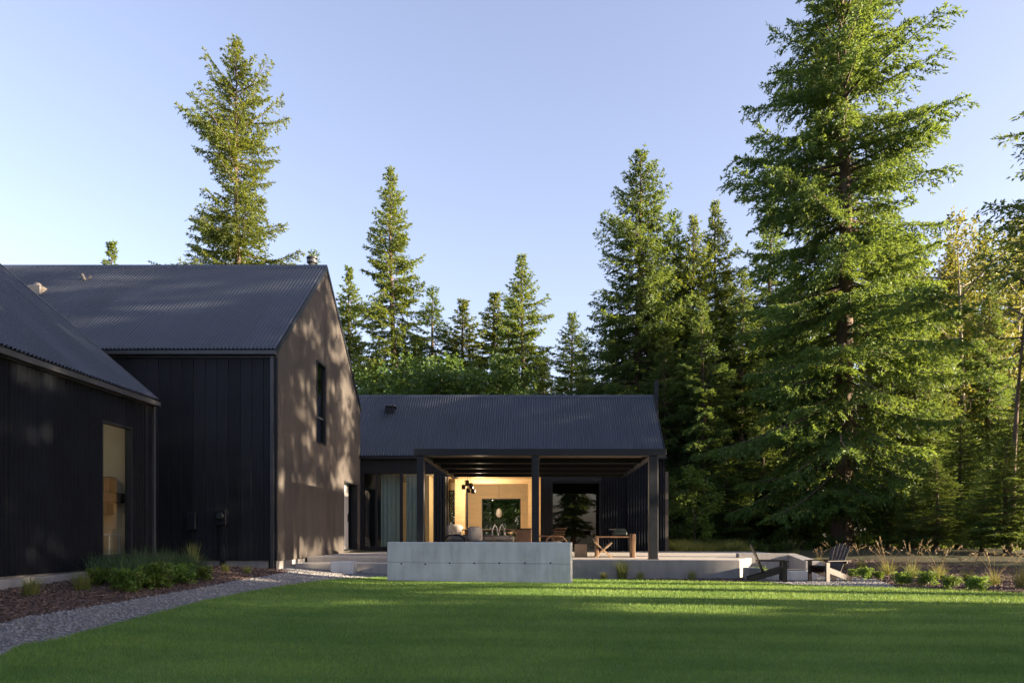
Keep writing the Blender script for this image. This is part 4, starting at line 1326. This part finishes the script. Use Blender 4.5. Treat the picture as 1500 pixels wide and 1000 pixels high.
# fir whose boughs reach into the picture from the right, and unseen firs and shrubs added out of frame to the right:
# they are placed to shade the lawn and the houses from the low sun
near_arr = conifer_mesh(71, 23.0, [(0.22, 3.2), (0.35, 3.6), (0.50, 3.3), (0.65, 2.8), (0.80, 1.9), (0.92, 0.9), (1, 0.08)], 210, leaf=0.19, lw=0.06, twig=0.18, per_twig=11, sag=0.22, lift=0.28, thin=0.15)
nearf = make_tree('fir_tree', near_arr, FIRD, 'dark fir whose boughs reach in past the thin alder')
place(nearf, 19.4, 24.6, 0.4)
OG = 'unseen firs placed to shade the lawn and houses'
OL = 'unseen fir placed beside the lawn to shade it and the houses'
off = [('w', 20.0, 6.6, 1.0), ('w', 23.5, 5.6, 1.05), ('w', 20.5, 2.6, 0.95), ('w', 22.5, -0.8, 1.0), ('w', 19.5, -3.2, 1.0), ('s', 24.0, -5.5, 1.0), ('w', 20.0, -7.5, 1.0), ('s', 27.0, 2.5, 1.05),
       ('m', 20.0, 10.2, 0.78), ('m', 23.5, 11.4, 0.95), ('m', 21.0, 13.4, 0.95), ('m', 25.5, 8.8, 1.2), ('m', 29.0, 22.5, 1.05), ('m', 24.0, 14.9, 1.25), ('t', 25.0, 18.2, 1.1)]
for kd, x_, y_, s_ in off:
    t = copy_tree({'w': wood, 's': spire, 'm': slim, 't': slim2}[kd])
    place(t, x_, y_, random.uniform(0, 6.28), s_)
    relabel(t, OL, OG)
for x_, y_, s_ in ((19.0, 20.5, 1.0), (18.5, 7.8, 1.1), (18.0, 6.0, 1.2), (18.2, 4.0, 1.3), (18.0, 2.0, 1.2), (18.4, 0.0, 1.3), (18.0, -2.4, 1.2), (21.5, 7.6, 1.3), (21.0, 4.0, 1.4), (18.5, -4.8, 1.3)):
    t = copy_tree(shb)
    place(t, x_, y_, random.uniform(0, 6.28), s_)
    relabel(t, 'unseen leafy shrub placed beside the lawn to shade it', 'unseen shrubs placed to shade the lawn')
BG = 'firs behind the photographer'
for x_, y_, kd in ((-9, -30, 'w'), (-3, -34, 's'), (4, -29, 'w'), (10, -35, 's'), (16, -30, 'w')):
    t = copy_tree(wood if kd == 'w' else spire)
    place(t, x_, y_, random.uniform(0, 6.28), 0.9)
    relabel(t, 'fir closing off the lawn opposite the patio', BG)

# ------------------------------------------------------------------ grasses and plants
def tuft_mesh(seed, n, h, spread, w, lean=0.5, segs=3):
    """arching blades in a clump -> V, F(quads), shade"""
    rs = np.random.default_rng(seed)
    a = rs.uniform(0, 6.28, n)
    r = spread * np.sqrt(rs.uniform(0, 1, n))
    L = h * rs.uniform(0.55, 1.05, n)
    ln_ = np.abs(rs.normal(lean * 0.6, lean * 0.4, n))
    b = np.c_[np.cos(a + rs.normal(0, 1, n)) * r, np.sin(a + rs.normal(0, 1, n)) * r, np.zeros(n) - 0.02]
    W = w * rs.uniform(0.7, 1.3, n)
    sd = np.c_[-np.sin(a), np.cos(a), np.zeros(n)]
    V = np.empty((n, (segs + 1) * 2, 3))
    for k in range(segs + 1):
        t = k / segs
        p = b + np.c_[np.cos(a) * ln_ * L * t ** 1.7, np.sin(a) * ln_ * L * t ** 1.7, L * (t - 0.32 * ln_ * t ** 3)]
        ww = (W * (1 - 0.92 * t ** 1.5) / 2)[:, None]
        V[:, 2 * k] = p - sd * ww; V[:, 2 * k + 1] = p + sd * ww
    base = (np.arange(n) * (segs + 1) * 2)[:, None]
    Fc = np.vstack([base + np.array([[2 * k, 2 * k + 1, 2 * k + 3, 2 * k + 2]]) for k in range(segs)])
    sh = np.repeat(np.clip(rs.normal(0.5, 0.2, n), 0, 1), (segs + 1) * 2)
    return V.reshape(-1, 3), Fc, sh


def plume_mesh(seed, n, h, spread, lean):
    """stalks with feathery seed heads"""
    rs = np.random.default_rng(seed)
    V, Fc, S = [], [], []
    c = 0
    for i in range(n):
        a = rs.uniform(0, 6.28); L = h * rs.uniform(0.75, 1.1); le = lean * rs.uniform(0.15, 1.2)
        d = np.array([math.cos(a), math.sin(a), 0])
        ts = np.linspace(0, 1, 6)
        P = np.array([d * (spread * 0.5 + le * L * t ** 1.8) + np.array([0, 0, L * (t - 0.22 * le * t ** 3)]) for t in ts])
        sd = np.array([-math.sin(a), math.cos(a), 0])
        up = np.array([0, 0, 1.0])
        for ax_ in (sd, up * 0.6 + d * 0.8):
            ring = []
            for t, p in zip(ts, P):
                w = 0.0035
                ring += [p - ax_ * w, p + ax_ * w]
            V += ring
            for k in range(5):
                Fc.append((c + 2 * k, c + 2 * k + 1, c + 2 * k + 3, c + 2 * k + 2))
            S += [0.35] * len(ring); c += len(ring)
        # seed head kites
        tip = P[-1]; td = P[-1] - P[-2]; td = td / np.linalg.norm(td)
        m = 12
        bp = tip[None] - td[None] * (0.22 * L * rs.uniform(0, 1, m))[:, None]
        dd = td[None] + rs.normal(0, 0.28, (m, 3)); dd /= np.linalg.norm(dd, axis=1)[:, None]
        kv, kf = kites(bp, dd, np.full(m, 0.075 * h), np.full(m, 0.012 * h + 0.003), rs=rs)
        V += list(kv); Fc += [tuple(int(q) + c for q in f) for f in kf]; S += [0.65] * len(kv); c += len(kv)
    return np.array(V), np.array(Fc), np.array(S)


def reed(seed, h, label, group):
    t = thing('reed_grass', label, 'ornamental grass', (0, 0, 0), group)
    V, Fc, sh = tuft_mesh(seed, 190, h * 0.52, 0.12, 0.008, 0.95)
    mesh_obj('blades', V, Fc, M['grass_tall'], t, False, attr=sh)
    V, Fc, sh = plume_mesh(seed + 100, 12, h * 1.0, 0.10, 0.75)
    mesh_obj('plumes', V, Fc, M['plume'], t, False, attr=sh)
    return t


RG = 'feathery reed grasses in the border'
rp = [reed(i, 1.0, 'reed grass', RG) for i in (201, 202, 203, 204, 205)]
rspots = [(1232, 833, 0.95), (1262, 834, 0.85), (1300, 842, 1.2), (1336, 846, 1.1), (1376, 848, 1.2), (1418, 852, 1.1), (1456, 857, 1.1), (1497, 862, 1.2), (1200, 826, 0.7), (1166, 812, 0.8), (1535, 868, 1.1)]
for i, (a_, b_, h_) in enumerate(rspots):
    t = rp[i] if i < 5 else copy_tree(rp[i % 5])
    x_, y_ = unproj(a_, b_)
    place(t, x_, y_, random.uniform(0, 6.28), h_ * random.uniform(0.75, 0.95), h_ * random.uniform(0.7, 1.0))
    relabel(t, 'tan feathery reed grass clump in the mulch border by the forest', RG)


def clump(name, seed, n, h, spread, w, mat, label, lean=0.6, cat='plant', group=None):
    V, Fc, sh = tuft_mesh(seed, n, h, spread, w, lean)
    o = mesh_obj(name, V, Fc, mat, None, False, attr=sh)
    return tag(o, label, cat, group)


g1 = clump('grass_clump', 301, 150, 0.34, 0.10, 0.010, M['grass_tall'], '', 0.5)
lowspots = [((45, 872), 1.1, 'yellow green grass tuft beside the edge of the gravel path'), ((15, 853), 1.0, 'grass tuft against the outbuilding foundation'),
            ((76, 851), 0.7, 'thin grass sprig standing before the foundation of the outbuilding'), ((121, 865), 1.15, 'round yellow green tuft beside the dark bushy plants')]
for i, ((a_, b_), s_, lb_) in enumerate(lowspots):
    o = g1 if i == 0 else g1.copy()
    if i: COL.objects.link(o)
    x_, y_ = unproj(a_, b_); place(o, x_, y_, i * 1.3, s_); o['label'] = lb_
gb = clump('bushy_plant', 302, 420, 0.62, 0.32, 0.016, M['grass_blue'], '', 0.8, group='bushy plants below the outbuilding window')
for i, (a_, b_, s_) in enumerate(((165, 850, 1.0), (195, 858, 0.95), (215, 846, 1.15), (240, 852, 1.0), (255, 842, 1.05), (150, 842, 0.85), (180, 838, 0.9), (278, 840, 0.8))):
    o = gb if i == 0 else gb.copy()
    if i: COL.objects.link(o)
    x_, y_ = unproj(a_, b_); place(o, x_, y_, i * 0.9, s_)
    tag(o, 'bushy blue green plant with arching leaves under the narrow window', 'plant', 'bushy plants below the outbuilding window')
gy_ = clump('tall_grass', 303, 160, 0.75, 0.12, 0.010, M['grass_tall'], 'loose upright grass by the conduit on the black house wall', 0.4)
x_, y_ = unproj(282, 832); place(gy_, x_, y_)
for i, (a_, b_, s_, lb_) in enumerate(((330, 838, 0.8, 'small dry tuft in the mulch before the meter conduit'), (362, 840, 0.7, 'small yellow tuft in the mulch by the house corner'), (300, 846, 0.6, 'tiny grey green tuft in the mulch between bushy plants and meter'))):
    o = g1.copy(); COL.objects.link(o)
    x_, y_ = unproj(a_, b_); place(o, x_, y_, i * 2.0, s_); o['label'] = lb_
# plants in front of the patio wall
gl = clump('pale_grass', 304, 240, 0.52, 0.09, 0.009, M['grass_tall'], 'pale golden grass clump in front of the patio wall', 0.45)
x_, y_ = 2.05, 18.25; place(gl, x_, y_, 0, 1.15)
for i, (a_, s_, lb_) in enumerate(((884, 0.75, 'small tuft at the foot of the patio wall right of the concrete wall'), (938, 0.8, 'low tuft at the foot of the patio wall right of the pale golden clump'), (1014, 0.9, 'thin tuft at the foot of the patio wall nearest the fire pit'))):
    o = g1.copy(); COL.objects.link(o)
    place(o, px2x(a_, 18.15), 18.15, i, s_); o['label'] = lb_
# green perennials in the border
pg_arr = broadleaf_mesh(29, 0.34, 0.24, base=0.05, nl=8, ncl=40, leaf=0.07, lw=0.035, per=22, csz=0.09, r0=0.008)
pg = make_tree('perennial', pg_arr, (M['bark'], M['leaf_fresh']), 'plant', 'plant')
PG = 'low green perennials in the mulch border'
for i, (a_, b_, s_) in enumerate(((1111, 847, 0.75), (1268, 848, 0.75), (1322, 857, 0.75), (1358, 858, 0.8), (1392, 862, 0.7), (1432, 865, 0.75), (1250, 845, 0.55), (1288, 848, 0.5))):
    t = pg if i == 0 else copy_tree(pg)
    x_, y_ = unproj(a_, b_); place(t, x_, y_, i * 1.1, s_)
    relabel(t, 'low green leafy perennial in the mulch border near the lawn edge', PG)
for i, (a_, b_, s_) in enumerate(((188, 866, 1.0), (228, 862, 1.15), (262, 856, 1.0), (146, 858, 0.8), (296, 850, 0.75))):
    t = copy_tree(pg)
    x_, y_ = unproj(a_, b_); place(t, x_, y_, i * 1.7, s_)
    relabel(t, 'small round leafy shrub at the front of the bushy plants by the gravel path', 'small leafy shrubs in front of the bushy plants')
# sunlit rough grass strip beyond the patio
V_, F_, S_ = [], [], []
c_ = 0
rs = np.random.default_rng(77)
for i in range(110):
    Y = rs.uniform(28.0, 30.5); X = rs.uniform(5.2, 8.0)
    if X > 8.3 or Y > 27.9:
        v, f, s = tuft_mesh(500 + i % 9, 70, rs.uniform(0.35, 0.75), 0.22, 0.014, 0.6)
        v = v + np.array([X, Y, gz(X, Y)])
        V_.append(v); F_.append(f + c_); S_.append(s); c_ += len(v)
o = mesh_obj('rough_grass', np.vstack(V_), np.vstack(F_), M['grass_tall'], None, False, attr=np.concatenate(S_))
tag(o, 'rough yellow green grass growing beyond the patio edge', 'grass', kind='stuff')
# fern and moss floor in the forest
V_, F_, S_ = [], [], []
c_ = 0
for i in range(420):
    Y = rs.uniform(29, 48); X = rs.uniform(0.20, 0.72) * Y
    if Y < 33 and X < 8.5: continue
    v, f, s = tuft_mesh(600 + i % 12, 34, rs.uniform(0.4, 0.85), 0.15, 0.05, 1.1)
    v = v + np.array([X, Y, gz(X, Y)])
    V_.append(v); F_.append(f + c_); S_.append(s); c_ += len(v)
o = mesh_obj('forest_ferns', np.vstack(V_), np.vstack(F_), M['needle_dark'], None, False, attr=np.concatenate(S_))
tag(o, 'dark ferns covering the forest floor', 'ferns', kind='stuff')

# ------------------------------------------------------------------ furniture
PZ = Z(-0.65)


def adirondack(label):
    t = thing('garden_chair', label, 'chair', (0, 0, 0), 'dark slatted garden chairs at the fire pit')
    m = M['brown_paint']
    for s in (-1, 1):
        MB().box(s * 0.30 - 0.02, s * 0.30 + 0.02, -0.42, -0.31, 0, 0.53).build('front_leg', m, t)
        MB().bar((s * 0.255, -0.40, 0.33), (s * 0.255, 0.50, 0.05), 0.03, 0.13).build('rear_leg', m, t)
        MB().bevbox(s * 0.335 - 0.07, s * 0.335 + 0.07, -0.46, 0.28, 0.532, 0.557, 0.006).build('armrest', m, t)
    for i in range(6):
        y = -0.40 + i * 0.095; z = 0.405 - (y + 0.40) * 0.311
        MB().bar((-0.27, y, z), (0.27, y, z), 0.085, 0.02, (0, 0.3, 1)).build('seat_slat', m, t)
    for i in range(5):
        x = (i - 2) * 0.108
        top = 0.98 - abs(i - 2) ** 2 * 0.022
        MB().bar((x * 0.9, 0.13, 0.25), (x * 1.15, 0.13 + (top - 0.25) * 0.42, top), 0.095, 0.02, (0, 1, 0)).build('back_slat', m, t)
    MB().bar((-0.33, 0.265, 0.50), (0.33, 0.265, 0.50), 0.03, 0.06).build('back_rail', m, t)
    return t


c1 = adirondack('dark brown slatted garden chair beside the patio end, facing the fire pit')
c2 = copy_tree(c1); c2['label'] = 'dark brown slatted garden chair by the reed grasses, facing the fire pit'
place(c1, 5.55, 18.55, R(78)); c1.location = (px2x(1115, 17.9), 17.35, gz(5.3, 17.4) + 0.012); c1.rotation_euler = (0, 0, R(80))
c2.location = (px2x(1215, 17.4), 17.4, gz(7, 17.4) + 0.012); c2.rotation_euler = (0, 0, R(-66)); c1.scale = (0.92, 0.92, 0.9); c2.scale = (0.92, 0.92, 0.9)


def lounge(label, frame, cush, slat=True):
    t = thing('lounge_chair', label, 'armchair', (0, 0, 0), None)
    for s in (-1, 1):
        MB().tube([(s * 0.34, -0.36, 0), (s * 0.34, -0.33, 0.50), (s * 0.34, -0.15, 0.60), (s * 0.34, 0.22, 0.58), (s * 0.34, 0.38, 0.42), (s * 0.34, 0.42, 0)], 0.024, 8).build('arm_frame', frame, t, True)
    MB().bar((-0.33, -0.33, 0.30), (0.33, -0.33, 0.30), 0.03, 0.05).build('front_rail', frame, t)
    MB().bevbox(-0.30, 0.30, -0.34, 0.28, 0.31, 0.43, 0.04).build('seat_cushion', cush, t, True)
    if slat:
        for i in range(5):
            z = 0.48 + i * 0.085
            MB().bar((-0.31, 0.25 + i * 0.03, z), (0.31, 0.25 + i * 0.03, z), 0.05, 0.022, (0, 1, 0.3)).build('back_slat', frame, t)
    else:
        b = MB().bevbox(-0.32, 0.32, 0.20, 0.32, 0.40, 0.92, 0.05).build('back_cushion', cush, t, True)
    return t


lc = lounge('timber slatted lounge chair behind the middle pergola post', M['teak'], M['grey_fabric'])
lc.location = (px2x(806, 22.5), 22.5, PZ); lc.rotation_euler = (0, 0, R(-60))
l2 = lounge('grey cushioned armchair with curved dark frame under the pergola', M['steel'], M['grey_fabric'], False)
l2.location = (px2x(676, 23.5), 23.6, PZ); l2.rotation_euler = (0, 0, R(60)); l2.scale = (1.15, 1.15, 1.05)
cs = MB().bevbox(-0.22, 0.22, -0.09, 0.09, 0, 0.46, 0.06).build('cushion', M['white_fabric'], None, True)
cs.location = (px2x(697, 22.8), 22.8, PZ + 0.44); cs.rotation_euler = (R(-15), 0, R(20))
tag(cs, 'large white cushion propped on the sofa under the pergola', 'cushion')
so = thing('sofa', 'low grey sofa hidden behind the concrete wall under the pergola', 'sofa', (px2x(705, 22.8), 22.9, PZ))
for args, nm in (((-1.0, 1.0, -0.4, 0.45, 0.06, 0.42), 'seat'), ((-1.0, 1.0, 0.30, 0.46, 0.43, 0.62), 'back')):
    ob = MB().bevbox(*args, 0.05).build(nm, M['grey_fabric'], None, True); ob.parent = so
for sx in (-0.9, 0.9):
    for sy in (-0.33, 0.38):
        ob = MB().box(sx - 0.03, sx + 0.03, sy - 0.03, sy + 0.03, 0, 0.059).build('foot', M['steel']); ob.parent = so
pf = MB().lathe((0, 0, 0), [(0.24, 0.0), (0.32, 0.06), (0.34, 0.2), (0.30, 0.34), (0.20, 0.44), (0.06, 0.47)], 20).build('pouf', M['blue_fabric'], None, True)
pf.location = (px2x(703, 20.6), 20.6, PZ); tag(pf, 'round slate blue pouf showing above the concrete wall', 'pouf')
bs = thing('basket', 'round woven basket between the pouf and the white chair', 'basket', (px2x(717, 22.0), 21.9, PZ))
ob = MB().lathe((0, 0, 0), [(0.16, 0), (0.22, 0.12), (0.23, 0.30), (0.20, 0.42), (0.17, 0.42), (0.19, 0.30)], 18).build('body', M['teak_pale'], None, True); ob.parent = bs
ob = MB().tube([(-0.19, 0, 0.40), (-0.17, 0, 0.52), (0, 0, 0.60), (0.17, 0, 0.52), (0.19, 0, 0.40)], 0.014, 6).build('handle', M['teak']); ob.parent = bs
wc = thing('white_chair', 'white moulded chair with open looped back near the dining table', 'chair', (px2x(732, 23.5), 23.5, PZ))
for nm, mb in (('seat', MB().bevbox(-0.22, 0.22, -0.22, 0.22, 0.42, 0.46, 0.02)),
               ('back_loop', MB().tube([(-0.20, 0.20, 0.45), (-0.19, 0.26, 0.8), (-0.1, 0.28, 0.95), (-0.04, 0.28, 0.85), (0.02, 0.25, 0.5)], 0.028, 8)),
               ('back_loop', MB().tube([(0.04, 0.25, 0.5), (0.06, 0.28, 0.86), (0.13, 0.28, 0.97), (0.20, 0.26, 0.82), (0.21, 0.20, 0.45)], 0.028, 8)),
               ('leg', MB().tube([(-0.19, -0.19, 0), (-0.18, -0.18, 0.43)], 0.02, 8)), ('leg', MB().tube([(0.19, -0.19, 0), (0.18, -0.18, 0.43)], 0.02, 8)),
               ('leg', MB().tube([(-0.2, 0.2, 0), (-0.19, 0.19, 0.43)], 0.02, 8)), ('leg', MB().tube([(0.2, 0.2, 0), (0.19, 0.19, 0.43)], 0.02, 8))):
    ob = mb.build(nm, M['white'], None, True); ob.parent = wc
wc.rotation_euler = (0, 0, R(15))
# dining set inside
dt = thing('dining_table', 'long dark dining table inside the wood-lined room', 'table', (px2x(722, 29.4), 29.4, FL))
ob = MB().bevbox(-1.2, 1.2, -0.45, 0.45, 0.70, 0.75, 0.01).build('table_top', M['brown_leather']); ob.parent = dt
for sx in (-1.05, 1.05):
    for sy in (-0.36, 0.36):
        ob = MB().box(sx - 0.035, sx + 0.035, sy - 0.035, sy + 0.035, 0, 0.699).build('leg', M['brown_leather']); ob.parent = dt


def stool(label, x, y, z0, h, mat):
    t = thing('stool', label, 'stool', (x, y, z0), 'pale timber stools by the dining table')
    ob = MB().lathe((0, 0, h - 0.04), [(0.16, 0), (0.17, 0.02), (0.16, 0.04)], 16).build('seat', mat, None, True); ob.parent = t
    for k_ in range(4):
        a_ = k_ * math.pi / 2 + 0.78
        ob = MB().tube([(0.17 * math.cos(a_), 0.17 * math.sin(a_), 0), (0.11 * math.cos(a_), 0.11 * math.sin(a_), h - 0.038)], 0.016, 6).build('leg', mat); ob.parent = t
    return t


stool('pale timber stool beside the brown cabinet', px2x(744, 26), 26, PZ, 0.72, M['teak_pale'])
stool('pale timber stool beside the white chair', px2x(753, 26.6), 26.6, PZ, 0.74, M['teak_pale'])
cb = thing('cabinet', 'brown leather-fronted cabinet next to the middle pergola post', 'cabinet', (px2x(768, 25.0), 25.0, PZ))
ob = MB().bevbox(-0.26, 0.24, -0.25, 0.25, 0.05, 0.82, 0.01).build('body', M['brown_leather']); ob.parent = cb
ob = MB().bevbox(-0.28, 0.26, -0.27, 0.27, 0.822, 0.85, 0.006).build('top', M['steel']); ob.parent = cb
for sx in (-0.22, 0.2):
    ob = MB().box(sx - 0.02, sx + 0.02, -0.22, 0.22, 0, 0.049).build('foot', M['steel']); ob.parent = cb
# pendant lamp: cluster of black cylinders, with an added light that brightens the room
pd = thing('pendant_lamp', 'black pendant lamp of clustered cylinders above the dining table', 'lamp', (px2x(685, 29.3), 29.3, Z(2.34)))
for dx, dy, dz, hh in ((-0.16, 0, -0.56, 0.17), (-0.02, 0.05, -0.42, 0.22), (0.03, -0.06, -0.70, 0.17), (0.14, 0.03, -0.54, 0.22), (0.22, -0.03, -0.72, 0.16)):
    ob = MB().lathe((dx, dy, dz), [(0.085, 0), (0.085, hh), (0.03, hh + 0.02)], 14).build('shade', M['steel'], None, True); ob.parent = pd
    ob2 = MB().tube([(dx, dy, dz + hh), (dx * 0.3, dy * 0.3, -0.002)], 0.006, 5).build('cable', M['steel']); ob2.parent = pd
ob = MB().lathe((0, 0, -0.03), [(0.09, 0), (0.09, 0.028)], 14).build('ceiling_rose', M['steel']); ob.parent = pd
ld = bpy.data.lights.new('wing_fill_light', 'POINT'); ld.energy = 58; ld.color = (1.0, 0.80, 0.54); ld.shadow_soft_size = 0.03
lo = bpy.data.objects.new('wing_fill_light', ld); COL.objects.link(lo); lo.parent = pd; lo.location = (0.45, 0.35, -0.60)
# small lit table lamp
em, t_, p_ = new_mat('lit_lamp_shade')
p_.inputs['Base Color'].default_value = (0.9, 0.8, 0.6, 1); p_.inputs['Emission Color'].default_value = (1, 0.85, 0.6, 1); p_.inputs['Emission Strength'].default_value = 0.22
tl = thing('table_lamp', 'small lit table lamp against the left wood wall', 'lamp', (px2x(675, 30.6), 30.6, Z(0.05)))
ob = MB().lathe((0, 0, 0), [(0.07, 0), (0.07, 0.015), (0.015, 0.02), (0.015, 0.14)], 12).build('base', M['chrome']); ob.parent = tl
ob = MB().lathe((0, 0, 0.14), [(0.10, 0), (0.08, 0.14)], 14).build('shade', em, None, True); ob.parent = tl
sb = MB().bevbox(px2x(660, 30.6), px2x(682, 30.6), 30.4, 30.8, FL, Z(0.048), 0.01).build('sideboard', M['wood']); tag(sb, 'wooden sideboard under the small lit lamp', 'sideboard')
# white paper globe in front of the rear window
gbp = thing('paper_globe', 'white paper globe lamp hanging before the rear window', 'lamp', (px2x(731, 32.4), 32.4, Z(2.34)))
ob = MB().lathe((0, 0, -1.62), [(0.03, 0), (0.10, 0.04), (0.135, 0.14), (0.14, 0.22), (0.11, 0.34), (0.03, 0.42)], 16).build('globe', M['white'], None, True); ob.parent = gbp
ob = MB().tube([(0, 0, -1.20), (0, 0, -0.002)], 0.006, 5).build('cord', M['steel']); ob.parent = gbp
# timber cube stool and grill table
cu = MB().bevbox(1.01, 1.36, 20.9, 21.25, PZ, PZ + 0.37, 0.012).build('timber_block', M['teak_pale']); tag(cu, 'pale timber cube used as a side table on the patio', 'side table')
gt_ = thing('grill_table', 'low timber table carrying a grill near the right pergola post', 'table', (2.2, 20.8, PZ))
for nm, mb, mt_ in (('table_top', MB().bevbox(-0.55, 0.38, -0.28, 0.28, 0.55, 0.595, 0.008), M['teak']), ('end_panel', MB().bevbox(0.382, 0.47, -0.30, 0.30, 0, 0.66, 0.008), M['teak']),
                    ('end_panel', MB().bevbox(-0.62, -0.552, -0.28, 0.28, 0, 0.595, 0.008), M['teak'])):
    ob = mb.build(nm, mt_); ob.parent = gt_
gr_ = thing('portable_grill', 'small dark green portable grill standing on the timber table', 'grill', (2.27, 20.8, PZ + 0.596))
ob = MB().bevbox(-0.19, 0.19, -0.15, 0.15, 0.02, 0.13, 0.02).build('fire_box', M['grill'], None); ob.parent = gr_
ob = MB().hexa([(-0.19, -0.15, 0.132), (0.19, -0.15, 0.132), (0.19, 0.15, 0.132), (-0.19, 0.15, 0.132)], [(-0.12, -0.10, 0.215), (0.13, -0.10, 0.215), (0.13, 0.10, 0.215), (-0.12, 0.10, 0.215)]).build('lid', M['grill']); ob.parent = gr_
ob = MB().tube([(-0.14, -0.12, 0.19), (-0.32, -0.12, 0.185)], 0.012, 6).build('handle', M['chrome']); ob.parent = gr_
for sx in (-0.15, 0.15):
    ob = MB().box(sx - 0.015, sx + 0.015, -0.13, 0.13, 0, 0.02).build('foot', M['steel']); ob.parent = gr_
fc = thing('folding_chair', 'folding timber chair with pale fabric sling beside the grill table', 'chair', (px2x(884, 20.4), 20.4, PZ))
for s in (-1, 1):
    for nm, mb in (('leg', MB().bar((-0.26, s * 0.22, 0), (0.22, s * 0.22, 0.42), 0.03, 0.025, (0, 1, 0))), ('leg', MB().bar((0.24, s * 0.19, 0), (-0.26, s * 0.19, 0.44), 0.03, 0.025, (0, 1, 0)))):
        ob = mb.build(nm, M['teak_pale']); ob.parent = fc
xs_ = np.linspace(0, 1, 9)
P_ = np.array([(-0.30 + 0.52 * t, 0.30 + 0.22 * (1 - t) ** 2 + 0.10 * t - 0.16 * math.sin(math.pi * t)) for t in xs_])
V_ = np.vstack([np.c_[P_[:, 0], np.full(9, yy_), P_[:, 1] + dz_] for yy_, dz_ in ((-0.2, 0), (0.2, 0), (-0.2, 0.012), (0.2, 0.012))])
a_ = np.arange(8)
ob = mesh_obj('sling', V_, np.vstack([np.c_[a_, a_ + 1, a_ + 10, a_ + 9], np.c_[a_ + 18, a_ + 27, a_ + 28, a_ + 19], np.c_[a_, a_ + 18, a_ + 19, a_ + 1], np.c_[a_ + 9, a_ + 10, a_ + 28, a_ + 27]]), M['grey_fabric'], None, True); ob.parent = fc
# white chair, sideboard and dark shelf in the outbuilding room
oc = thing('dining_chair', 'small white chair inside the narrow window of the outbuilding', 'chair', (-9.32, 15.85, Z(-0.46)))
for nm, mb in (('seat', MB().bevbox(-0.2, 0.2, -0.2, 0.2, 0.43, 0.46, 0.01)), ('backrest', MB().bevbox(-0.21, -0.18, -0.2, 0.2, 0.50, 0.86, 0.01)),
               ('leg', MB().tube([(-0.19, -0.18, 0), (-0.19, -0.18, 0.86)], 0.014, 6)), ('leg', MB().tube([(-0.19, 0.18, 0), (-0.19, 0.18, 0.86)], 0.014, 6)),
               ('leg', MB().tube([(0.18, -0.18, 0), (0.18, -0.18, 0.43)], 0.014, 6)), ('leg', MB().tube([(0.18, 0.18, 0), (0.18, 0.18, 0.43)], 0.014, 6))):
    ob = mb.build(nm, M['white']); ob.parent = oc
sd_ = MB().bevbox(-11.2, -9.75, 15.9, 16.27, Z(-0.455), Z(0.30), 0.01).build('sideboard', M['teak']); tag(sd_, 'timber sideboard inside the narrow window of the outbuilding', 'sideboard')
sc_ = thing('wall_shelf', 'dark angular stepped shelf on the wall inside the narrow window', 'shelf', (-9.44, 16.2, Z(0.85)))
for i, (x0_, x1_, z0_, z1_) in enumerate(((-0.65, 0.10, 0.05, 0.40), (-0.65, 0.32, -0.16, 0.045), (-0.65, 0.05, -0.42, -0.165), (-0.65, -0.25, -0.65, -0.425))):
    ob = MB().bevbox(x0_, x1_, -0.18, 0.075, z0_, z1_, 0.01).build('step', M['steel']); ob.parent = sc_

rl = thing('added_ceiling_lamp', 'small ceiling lamp added to brighten the outbuilding room', 'lamp', (-10.6, 14.3, Z(2.76)))  # no such lamp is seen; added to brighten the room behind the window
ob = MB().lathe((0, 0, -0.10), [(0.10, 0), (0.14, 0.03), (0.14, 0.099)], 16).build('shade', em, None, True); ob.parent = rl
rd = bpy.data.lights.new('outbuilding_fill_light', 'POINT'); rd.energy = 6.5; rd.color = (1.0, 0.84, 0.62); rd.shadow_soft_size = 0.03
ro = bpy.data.objects.new('outbuilding_fill_light', rd); COL.objects.link(ro); ro.parent = rl; ro.location = (0, 0, -0.35)
